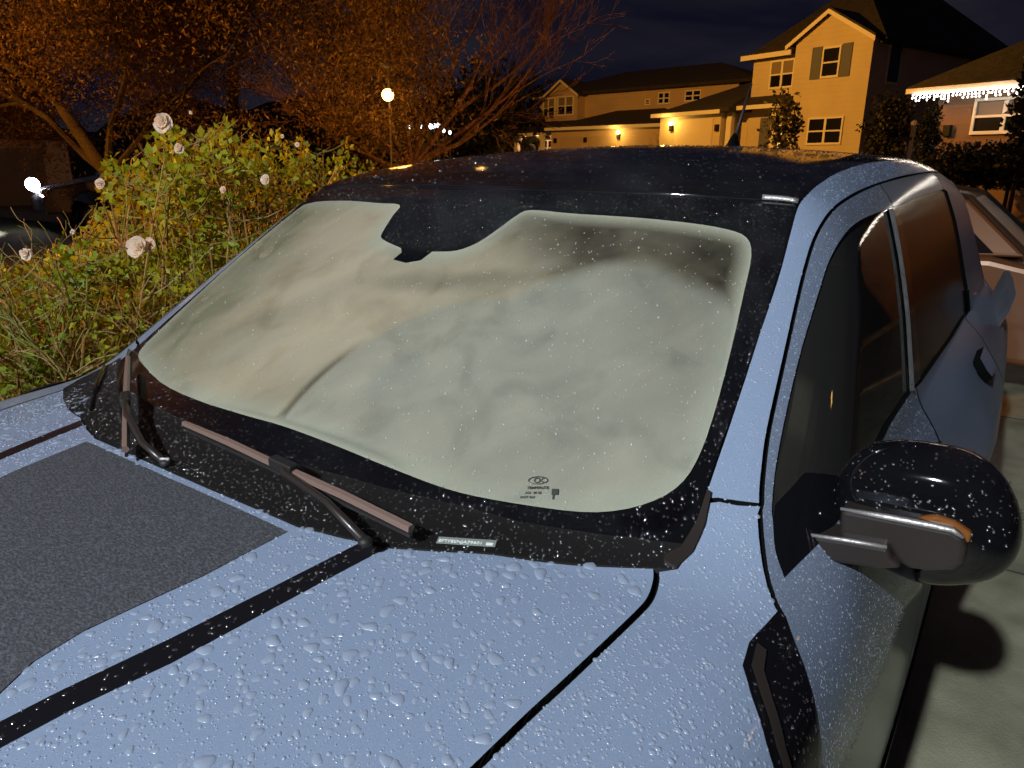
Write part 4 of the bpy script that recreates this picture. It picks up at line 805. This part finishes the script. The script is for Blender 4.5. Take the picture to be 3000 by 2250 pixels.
# ---- C : low brown house with the string of icicle lights
s = 24/15; C_ = house_frame(2745, 24, -112, s, 'low_house', 'low brown house on the right edge hung with white icicle lights')
MB().b2((-7, -8, 0), (U(.12), 0, Z(2.75))).build('wall', M['sidingC'], C_)
hip(C_, -7, U(.12), -8, .1, Z(2.80)+.05, Z(2.8)+2.6, .55, 'roof')
ft = MB().b2((-7.5, .66, Z(2.72)), (U(.12)+.55, .70, Z(2.80))).build('gutter', M['trim'], C_)
window(C_, U(-1.47), U(-.50), Z(2.04), Z(2.60), cols=2, blind=1)
window(C_, U(-3.3), U(-2.2), Z(2.04), Z(2.60), cols=2, blind=1)
wall_lamp(C_, U(-.14), Z(2.22), 0, False)
ic = MB(); ic.tube([(U(.12)+.32, .74, Z(2.70)), (-7.0, .74, Z(2.70))], .012, 4); x = U(.12)+.30
while x > -7.0:
    ln = random.choice([.07, .14, .20, .14, .10]); z = Z(2.70)
    for k in range(int(ln/.065)+1): ic.sphere((x+random.uniform(-.02, .02), .74, z-k*.07-.02), .026, 6, 4)
    x -= .095
for o_, m_ in ((ic, bulb((1, .93, .82), 9)),):
    il = o_.build('icicle_lights', m_); il.matrix_world = C_.matrix_world.copy(); tag(il, 'glowing white icicle light string hanging from the brown house eave', 'string lights')
point_lamp('string_glow', (U(-1.0), .95, Z(2.62)), (1, .80, .55), 7, .35, C_)
# ---- D : pale wall far left
Dh = empty('garage_building', (0, 0, 0), 0, 'pale garage building at the far left behind the parked headlight car', 'building')
x0, y0, _z = azd(-420, 31); x1, y1, _z = azd(205, 34)
dv = Vector((x1-x0, y1-y0, 0)); L_ = dv.length; Dh.matrix_world = Matrix.Translation((x1, y1, 0)) @ Matrix.Rotation(math.atan2(-dv.y, -dv.x), 4, 'Z')
MB().b2((0, -.001-5, 0), (L_, -.001, 2.35)).build('wall', mat('stucco', (.36, .31, .29), .9, bump=(8, .5, .02)), Dh)
MB().prism([(-.4, 2.35), (L_+.4, 2.35), (L_*.7, 3.6), (L_*.3, 3.6)], 1, -5.3, .3).build('roof', M['roof'], Dh)
MB().b2((1.0, 0, 0), (5.6, .04, 2.05)).build('garage_door', mat('dull_garage_paint', (.14, .12, .11), .7), Dh)
# ================================================================== PLANTS
def leaf_mesh(name, P, size, m, parent=None, aspect=.45, up=.3):
    """one small folded leaf (two quads) for each point"""
    n = len(P); d = rng.normal(size=(n, 3)); d[:, 2] += up; d /= np.linalg.norm(d, axis=1, keepdims=True); q = rng.normal(size=(n, 3)); s_ = np.cross(d, q); s_ /= np.linalg.norm(s_, axis=1, keepdims=True); nn = np.cross(s_, d)
    L = (size*rng.uniform(.6, 1.3, n))[:, None]; w = L*aspect
    V = np.stack([P, P+d*L*.5+s_*w*.5+nn*w*.15, P+d*L, P+d*L*.5-s_*w*.5+nn*w*.15], 1).reshape(-1, 3); b = np.arange(n)*4
    Fs = np.concatenate([np.stack([b, b+1, b+2], 1), np.stack([b, b+2, b+3], 1)])
    me = bpy.data.meshes.new(name); me.vertices.add(len(V)); me.vertices.foreach_set('co', V.ravel()); me.loops.add(Fs.size); me.loops.foreach_set('vertex_index', Fs.ravel())
    me.polygons.add(len(Fs)); me.polygons.foreach_set('loop_start', np.arange(len(Fs))*3); me.update(calc_edges=True); me.materials.append(m)
    o = bpy.data.objects.new(name, me); COL.objects.link(o)
    if parent: o.parent = parent
    return o
def leaf_mat(name, a, b, scale=3., rough=.55, tl=.35):
    m = mat(name, a, rough, noise=(scale, b, .38, .62)); nt = m.node_tree; p = nt.nodes['Principled BSDF']; o = nt.nodes['Material Output']
    t = nt.nodes.new('ShaderNodeBsdfTranslucent'); mx = nt.nodes.new('ShaderNodeMixShader'); mx.inputs[0].default_value = tl
    src = p.inputs['Base Color'].links[0].from_socket; nt.links.new(src, t.inputs[0]); nt.links.new(p.outputs[0], mx.inputs[1]); nt.links.new(t.outputs[0], mx.inputs[2]); nt.links.new(mx.outputs[0], o.inputs[0]); return m
def branch(segs, p, d, L, r, lvl, maxl, spread=.5, drop=0., wig=.12, minr=.004, nb=(2, 3), tips=None, grav=.0, shrink=.78):
    n = 4; pts = [p.copy()]; q = p.copy(); dd = d.copy()
    for i in range(n):
        dd = (dd+Vector(rng.normal(size=3))*wig+Vector((0, 0, grav))).normalized(); q = q+dd*(L/n); pts.append(q.copy())
    r2 = max(r*.62, minr); segs.append((pts, [r+(r2-r)*i/n for i in range(n+1)], 7 if lvl < 2 else (5 if lvl < 4 else 3)))
    if lvl >= maxl:
        if tips is not None: tips += pts[1:]
        return
    for i in range(random.randint(*nb)):
        a = dd.orthogonal().normalized(); a.rotate(Matrix.Rotation(random.uniform(0, 6.28), 3, dd)); nd = (dd+a*random.uniform(.35, 1)*spread).normalized()
        st_ = pts[-1] if i == 0 else pts[random.randint(2, n)]
        branch(segs, st_, nd, L*shrink*random.uniform(.8, 1.15), r2*(.95 if i == 0 else .72), lvl+1, maxl, spread, drop, wig, minr, nb, tips, grav, shrink)
    if tips is not None and lvl > maxl-3: tips += pts[2:]
def to_mb(segs):
    mb = MB()
    for pts, rad, n in segs: mb.tube(pts, rad, n, cap=False)
    return mb
# bare tree
tx, ty, _ = azd(1195, 12.5)
bt = empty('bare_tree', (tx, ty, 0), 0, 'leafless spreading tree with many fine twigs behind the car roof', 'tree')
right = Vector((_r[0], _r[1], 0)).normalized(); back = Vector((_d[0], _d[1], 0)).normalized()
sg = []; base = Vector((0, 0, 0)); fork = Vector((0, 0, 1.45)); trunk = [(base, fork)]
MB().tube([(0, 0, -.1), (.02, 0, .5), (0, .02, 1.0), (0, 0, 1.5)], [.19, .16, .145, .16], 10).build('trunk', None, bt, smooth=True).data.materials.append(mat('orange_brown_bark', (.36, .22, .15), .85, noise=(14, (.20, .12, .085), .4, .6), bump=(60, 1, .01)))
bark = bt.children[0].data.materials[0]
for hx_, up_, L, r in [(-.42, 1, .9, .05), (-.05, 1, 1.25, .065), (.10, 1, 1.3, .06), (.42, 1, 1.15, .07), (.85, 1, 1.25, .075), (1.5, 1, 1.2, .06), (-1.1, 1, .95, .055), (2.6, 1, 1.1, .045), (-2.2, 1, .8, .04), (.3, 1.2, 1.2, .05)]:
    d_ = (right*hx_+Vector((0, 0, up_))+back*random.uniform(-.5, .5)).normalized()
    branch(sg, fork+Vector((0, 0, random.uniform(-.12, .05))), d_, L*1.05, r*.85, 1, 7, .50, wig=.09, minr=.0035, nb=(2, 3), grav=.035, shrink=.78)
to_mb(sg).build('branches', bark, bt)
# olive tree, far left: leaning trunks, drooping clumps
def clump_tree(name, label, px, dist, crown, leafm, size, nleaf, trunk_px=None, hgt=2.0, cat='tree', group=None):
    x, y, _ = azd(trunk_px or px, dist); e = empty(name, (x, y, 0), 0, label, cat, group); P = []
    for (qx, qy, dz, rx, rz, n) in crown:      # clump centres given across, up, towards
        ctr = np.array(right)*qx+np.array(back)*dz+np.array([0, 0, qy]); u = rng.normal(size=(n, 3)); u /= np.linalg.norm(u, axis=1, keepdims=True); rr_ = rng.uniform(.25, 1, (n, 1))**.6
        lump = 1+.35*np.sin(u[:, :1]*5+qx*3)+.25*np.sin(u[:, 2:]*7+qy*2)
        P.append(ctr+u*rr_*lump*np.array([rx, rx, rz]))
    leaf_mesh('foliage', np.concatenate(P), size, leafm, e, .34); return e
ol_leaf = leaf_mat('olive_leaf', (.085, .060, .03), (.15, .10, .05), .8, .95, .2); ol_leaf.node_tree.nodes['Principled BSDF'].inputs['Specular IOR Level'].default_value = .08
ol = None; cr = []
for i in range(150):
    a, b = random.uniform(-4.2, 3.4), random.uniform(2.0, 6.3)
    if b < 2.5 and abs(a) < .8: continue
    if a > 1.2 and b < 2.9 and a < 2.6: continue
    cr.append((a, b, random.uniform(-1.6, 1.6), random.uniform(.5, .95), random.uniform(.5, 1.0), 3000))
for a, b in [(-2.6, 1.9), (-1.8, 2.0), (-3.3, 1.7), (.9, 1.75), (1.6, 1.8), (.4, 1.9), (2.6, 2.0), (3.0, 2.4)]: cr.append((a, b, random.uniform(-.6, .6), .6, .38, 700))
ol = clump_tree('olive_tree', 'large leafy olive tree glowing orange in street light at upper left', 350, 9.5, cr, ol_leaf, .052, 0, trunk_px=360)
sg = []
olbark = mat('dark_bark', (.022, .015, .011), .9, bump=(40, 1, .01))
MB().tube([tuple(right*.5+Vector((0, 0, 0))), tuple(right*.2+Vector((0, 0, .9))), tuple(right*-.25+Vector((0, 0, 1.5))), tuple(right*-.6+Vector((0, 0, 2.1)))], [.11, .09, .08, .05], 9).build('trunk', olbark, ol, smooth=True)
for hx_ in (-1.4, -.6, .3, 1.2): branch(sg, right*-.2+Vector((0, 0, 1.4)), (right*hx_+Vector((0, 0, 1))).normalized(), 1.1, .045, 1, 4, .6, wig=.14)
to_mb(sg).build('branches', olbark, ol)
cr2 = []
for i in range(30): cr2.append((random.uniform(-3.2, 1.3), random.uniform(2.8, 8.0), random.uniform(-1.2, 1.2), random.uniform(.7, 1.2), random.uniform(.6, 1.2), 2200))
t2 = clump_tree('olive_tree', 'darker leafy tree standing between the olive tree and the bare tree', 700, 15, cr2, leaf_mat('dark_leaf', (.07, .04, .028), (.13, .075, .045), .9), .085, 0)
MB().tube([(0, 0, 0), (.1, 0, 1.6), (0, .1, 3.2)], [.16, .13, .09], 8).build('trunk', olbark, t2)
# shrubs and small trees by the houses
def shrub(name, label, px, dist, py, rx, rz, n, size, m, grp=None, trunk=False, cat='shrub'):
    x, y, z = azd(px, dist, py); e = empty(name, (x, y, 0), 0, label, cat, grp); u = rng.normal(size=(n, 3)); u /= np.linalg.norm(u, axis=1, keepdims=True); rr_ = rng.uniform(.3, 1, (n, 1))**.5
    P = np.array([0, 0, z])+u*rr_*(1+.3*np.sin(u[:, :1]*6)+.2*np.sin(u[:, 2:]*9+1))*np.array([rx, rx, rz]); leaf_mesh('foliage', P, size, m, e, .6)
    MB().tube([(0, 0, 0), (.03, 0, z*.5), (0, 0, z)], [.06, .045, .03], 6).build('stem', olbark, e); return e
dk = leaf_mat('dark_shrub_leaf', (.016, .018, .010), (.03, .028, .015), 2); md = leaf_mat('sapling_leaf', (.05, .045, .02), (.09, .07, .03), 3)
shrub('small_tree', 'small round tree in front of the cream house porch', 2296, 28, 370, .60, .95, 900, .17, md, cat='tree')
shrub('dark_tree', 'dark bushy tree against the shaded side wall of the cream house', 2605, 29, 380, .72, .95, 2600, .15, dk, cat='tree')
shrub('column_shrub', 'tall narrow dark conifer left of the brown house', 2716, 22, 415, .26, .85, 1600, .11, dk, cat='tree')
for px, od in zip((2775, 2835, 2900, 2965, 3040), ('leftmost', 'second', 'third', 'fourth', 'rightmost')): shrub('hedge_shrub', od+' of the low dark hedge shrubs under the brown house windows', px, 21, 492, .72, .50, 1500, .11, dk, 'hedge shrubs below the brown house')
shrub('hedge_shrub', 'dark round shrub at the right edge before the brown house', 3010, 20, 350, .35, 1.3, 1200, .15, dk)
for px, d_, od in ((1480, 52, 'nearest to the house'), (1420, 60, 'the middle one of three'), (1345, 66, 'farthest from the house')): shrub('distant_tree', 'dark distant tree left of the farther tan house, '+od, px, d_, 380, 3.2, 3.6, 1500, .6, dk, 'distant dark trees', cat='tree')
for px, od in ((900, 'leftmost'), (1010, 'second from left'), (1060, 'third from left'), (1130, 'rightmost, beside the bare trunk')): shrub('distant_tree', 'low distant tree behind the rose bush, '+od, px, 40, 440, 2.2, 1.6, 1300, .4, md, 'low trees behind the bare tree', cat='tree')
e = empty('sapling', (*azd(1940, 40)[:2], 0), 0, 'small bare sapling in front of the tan garage wall', 'tree'); sg = []
for k in range(6): branch(sg, Vector((0, 0, 1.7)), (right*random.uniform(-.8, .8)+Vector((0, 0, 1))+back*random.uniform(-.4, .4)).normalized(), .55, .025, 1, 4, .6, minr=.008)
to_mb(sg).build('branches', bark, e); MB().tube([(0, 0, 0), (0, 0, 1.75)], [.05, .03], 6).build('trunk', bark, e)
# garden post with a cross arm
px_, py_, _ = azd(2660, 13); e = empty('garden_post', (px_, py_, 0), 0, 'thin pale wooden post with a short cross arm right of the cream house', 'post')
MB().b2((-.03, -.03, 0), (.03, .03, 2.13)).build('post', M['trim_grey'], e); MB().box((*(right*-.10)[:2], 1.93), (.28, .05, .05), Matrix.Rotation(math.atan2(right.y, right.x), 3, 'Z')).build('cross_arm', M['trim_grey'], e); MB().sphere((0, 0, 2.15), .05, 8, 6).build('finial', M['trim'], e)
# ---- rose bush beyond the car
rose = empty('rose_bush', (-2.4, -3.0, 0), 0, 'tall rose bush with yellow-green leaves and a few white blooms beyond the bonnet', 'rose bush')
stem_m = mat('rose_cane', (.26, .13, .04), .6, noise=(8, (.17, .16, .03), .4, .6)); ros_leaf = leaf_mat('rose_leaf', (.19, .29, .008), (.42, .37, .012), 3, tl=.4)
env = [(0, 730), (60, 735), (150, 700), (230, 640), (285, 560), (330, 450), (400, 395), (480, 350), (560, 360), (640, 350), (720, 340), (780, 360), (860, 400), (930, 395), (1000, 400), (1060, 440), (1110, 470), (1180, 490), (1300, 500)]
ex_, ey_ = zip(*env); segs_ = []; LP = []; org = Vector((-2.4, -3.0, 0))
for i in range(215):
    px = random.uniform(-80, 1190); dist = random.uniform(2.9, 4.2)+(.6 if px > 700 else 0)+(.8 if px > 980 else 0); ytop = float(np.interp(px, ex_, ey_))+random.expovariate(1/170.)+55
    x, y, zt = azd(px, dist, ytop); bx, by = x+random.uniform(-.35, .35), y+random.uniform(-.35, .35)
    if zt < .4: continue
    b0 = Vector((bx, by, 0)); tp = Vector((x, y, zt)); mid = (b0+tp)/2+Vector((random.uniform(-.15, .15), random.uniform(-.15, .15), .1)); pts = []
    for t in np.linspace(0, 1, 9): pts.append(b0*(1-t)**2+mid*2*t*(1-t)+tp*t*t-org)
    segs_.append((pts, [.007, .0065, .006, .0055, .005, .0045, .004, .003, .002], 5))
    for j in range(2, 9):
        for k in range(2):
            d_ = Vector(rng.normal(size=3)); d_.z = abs(d_.z)*.6+.1; d_.normalize(); L = random.uniform(.10, .26); p0 = pts[j]; p1 = p0+d_*L*.6; p2 = p1+(d_+Vector((0, 0, .3))).normalized()*L*.4
            segs_.append(([p0, p1, p2], [.003, .0025, .0015], 3))
            if random.random() < .80:
                for c in (p1, p2): LP += [np.array(c)+rng.normal(size=3)*.030 for _ in range(9)]
def above(c, slack=0):
    v = np.array(c)+np.array(org)-CAM; dd_ = v@_d
    if dd_ < .5: return True
    px = 1500+FPX*(v@_r)/dd_; py = 1125-FPX*(v@_u)/dd_
    lim = float(np.interp(px, ex_, ey_)); return py < lim+slack*(1+math.sin(px*.035)+.7*math.sin(px*.09+1))
LP = np.array([p for p in LP if not above(p, 28)]); segs_ = [s for s in segs_ if len(s[0]) > 3 or not above(s[0][-1], 10)]
segs_ = [([q for q in s[0]], s[1], s[2]) if not above(s[0][-1], -10) else (s[0][:7], s[1][:7], s[2]) for s in segs_ if len(s[0]) <= 3 or not above(s[0][6], -10)]
to_mb(segs_).build('canes', stem_m, rose)
keep = (np.sin(LP[:, 0]*9)+np.sin(LP[:, 1]*10+2)+np.sin(LP[:, 2]*13+1) > -.75) & (rng.uniform(0, 1, len(LP)) < .85); leaf_mesh('foliage', LP[keep], .036, ros_leaf, rose, .62)
pet = leaf_mat('cream_petal', (.88, .76, .62), (.80, .64, .48), 20, .5, .45); 
def bloom(px, py, dist, r):
    r *= .74
    x, y, z = azd(px, dist, py); c = Vector((x, y, z))-org; mb = MB(); r0 = r
    for ring, (n, tilt, rr_) in enumerate([(5, 1.25, 1.0), (5, .85, .85), (4, .45, .65), (3, .2, .45)]):
        for k in range(n):
            a = k*2*math.pi/n+ring*.6+random.uniform(-.35, .35); r = r0*random.uniform(.72, 1.3); tilt = tilt*random.uniform(.8, 1.15); ca, sa = math.cos(a), math.sin(a); V = []
            for i in range(4):
                for j in range(5):
                    u = i/3; v = (j/4-.5)*2; wd = .80*math.sin(math.pi*(.14+.60*u)); th_ = tilt*(.35+.65*u); rad_ = r*rr_*u*math.sin(th_); hh = r*rr_*u*math.cos(th_)+.12*r*(1-v*v)*0
                    bend = -.25*r*rr_*(v*v)*u; V.append(c+Vector((ca*(rad_+bend)-sa*wd*v*r*rr_, sa*(rad_+bend)+ca*wd*v*r*rr_, hh+.15*r*v*v)))
            mb.add(V, [(i*5+j, i*5+j+1, (i+1)*5+j+1, (i+1)*5+j) for i in range(3) for j in range(4)])
    bl_ = mb.build('bloom', pet, rose, smooth=True)
    q = Vector((0, 0, 1)).rotation_difference((Vector(CAM)+Vector((1.0, -1.5, .8))-Vector((x, y, z))).normalized()); bl_.data.transform(Matrix.Translation(c) @ q.to_matrix().to_4x4() @ Matrix.Translation(-c))
for a in [(488, 360, 2.8, .044), (530, 436, 2.8, .026), (784, 530, 2.75, .026), (418, 730, 2.5, .050), (450, 722, 2.5, .032), (80, 745, 2.6, .026), (300, 540, 2.8, .026), (658, 558, 2.75, .018), (215, 680, 2.7, .011), (872, 424, 3.0, .012), (560, 330, 2.9, .008), (828, 400, 3.0, .009)]: bloom(*a)
# second, lower thicket at the foot of the bush
sh = empty('ground_shrub', (-1.6, -3.6, 0), 0, 'low tangled twiggy shrub under the rose bush at the left edge', 'shrub'); sg = []
for i in range(34):
    px = random.uniform(-120, 420); x, y, z = azd(px, random.uniform(2.5, 3.3), random.uniform(820, 1080)); branch(sg, Vector((x+1.6, y+3.6, z-.5)), Vector((random.uniform(-.5, .5), random.uniform(-.5, .5), 1)).normalized(), .3, .006, 1, 4, .8, wig=.2, minr=.0015, shrink=.8)
to_mb(sg).build('twigs', stem_m, sh)
# ================================================================== OTHER CARS
M['car_dark'] = mat('dark_car_paint', (.11, .105, .13), .25, .3, .6); M['car_silver'] = mat('orange_lit_car_paint', (.13, .075, .04), .35, .4, .5)  # silver car's base colour is tan to carry orange street light
M['car_glass'] = mat('car_window', (.008, .008, .009), .06, spec=.8)
def side_car(name, label, loc, rz, paint, L=4.4, H=1.42, W_=1.78, headlit=False, taillit=False):
    e = empty(name, loc, rz, label, 'car'); k = L/4.4; h = H/1.42
    body = [(2.2, .30), (2.22, .55), (2.05, .72), (1.2, .86), (.75, .93), (-1.75, .98), (-2.1, .92), (-2.2, .62), (-2.18, .30)]
    ar_ = []
    for cx in (-1.35, 1.35): ar_ += [(cx+.36*math.cos(a), .30+.36*math.sin(a)) for a in np.linspace(math.pi, 0, 9)]
    bp_ = [(x*k, z*h) for x, z in body+ar_]
    o = MB().prism(bp_, 1, -W_/2, W_/2).build('body', paint, e, bevel=.05)
    gh = [(.85, .93), (.10, 1.36), (-.3, 1.41), (-1.1, 1.40), (-1.55, 1.33), (-1.98, .98)]; V = []
    for sgn in (-1, 1):
        for x, z in gh: V.append((x*k, sgn*(W_/2-.06-(z-.93)*.38), z*h))
    n = len(gh); MB().add(V, [tuple(range(n)), tuple(range(n, 2*n))[::-1]]+[(i, n+i, n+(i+1) % n, (i+1) % n) for i in range(n)]).build('roof', paint, e, bevel=.03)
    win = [[(.66, .97), (.08, 1.30), (-.32, 1.335), (-.36, .97)], [(-.44, .97), (-.40, 1.335), (-1.05, 1.33), (-1.08, .975)], [(-1.15, .98), (-1.12, 1.32), (-1.44, 1.26), (-1.76, 1.0)]]
    for sgn in (-1, 1):
        for w_ in win:
            V = [(x*k, sgn*(W_/2-.06-(z-.93)*.38+.006), z*h) for x, z in w_]; V2 = [(x, y-sgn*.03, z) for x, y, z in V]; n = len(V)
            f_ = MB().add([(x, y+0, z) for x, y, z in V]+V2, [tuple(range(n)), tuple(range(n, 2*n))[::-1]]+[(i, n+i, n+(i+1) % n, (i+1) % n) for i in range(n)]).build('window', M['car_glass'], e)
        MB().tube([(x*k, sgn*(W_/2-.045-(z-.93)*.38), z*h+.012) for x, z in gh], .016, 5).build('window_trim', M['rubber'], e)
        for cx in (-1.35, 1.35):
            w = MB().tube([(cx*k, sgn*(W_/2-.02), .31), (cx*k, sgn*(W_/2-.22), .31)], .31, 22).build('wheel', M['tyre'], e); MB().tube([(cx*k, sgn*(W_/2-.015), .31), (cx*k, sgn*(W_/2-.1), .31)], .19, 16).build('rim', M['rim'], w)
        MB().box((2.12*k, sgn*.66, .66*h), (.16, .3, .13)).build('headlight', bulb((.95, .95, 1), 60) if headlit else M['silver'], e, bevel=.03)
        MB().box((-2.10*k, sgn*.70, .80*h), (.14, .15, .13)).build('tail_light', M['tail_red'] if taillit else mat('unlit_tail_lens', (.12, .01, .01), .3), e, bevel=.03)
        MB().box((.55*k, sgn*(W_/2+.06), .98*h), (.12, .16, .1)).build('wing_mirror', paint, e, bevel=.03)
    MB().b2((-2.225*k, -.25, .60*h), (-2.20*k, .25, .72*h)).build('number_plate', M['silver'], e)
    return e
hx2, hy2, hz2 = azd(95, 21)
lc = side_car('parked_car', 'dark car on the far left seen from the side with one headlight glaring', (hx2-2.05, hy2+1.05, 0), R(-14), M['car_dark'], L=4.7, H=1.9)
hlp = azd(95, 20.6, 540); hb = MB().sphere((0, 0, 0), .15, 14, 10).build('headlight_bulb', bulb((.97, .95, 1), 40), None, smooth=True)
LCi = (Matrix.Translation(lc.location) @ Matrix.Rotation(R(-14), 4, 'Z')).inverted(); hb.parent = lc; hb.location = LCi @ Vector(hlp)
hg = bpy.data.lights.new('headlight_beam', 'SPOT'); hg.energy = 700; hg.color = (1, .92, .85); hg.spot_size = R(130); hg.shadow_soft_size = .08; ho_ = bpy.data.objects.new('headlight_beam', hg); COL.objects.link(ho_)
ho_.parent = lc; ho_.location = LCi @ (Vector(hlp)+Vector((.2, .0, .0))); ho_.rotation_euler = Vector((1, .12, .05)).to_track_quat('-Z', 'Y').to_euler()
# car parked across the foot of the drive, its red tail light on
rc = side_car('parked_car', 'silver hatchback, coloured tan for orange lamplight, across the drive behind the car, red tail light glowing', (-6.15, -.76, 0), R(-90), M['car_silver'], L=3.9, H=1.40, taillit=True)
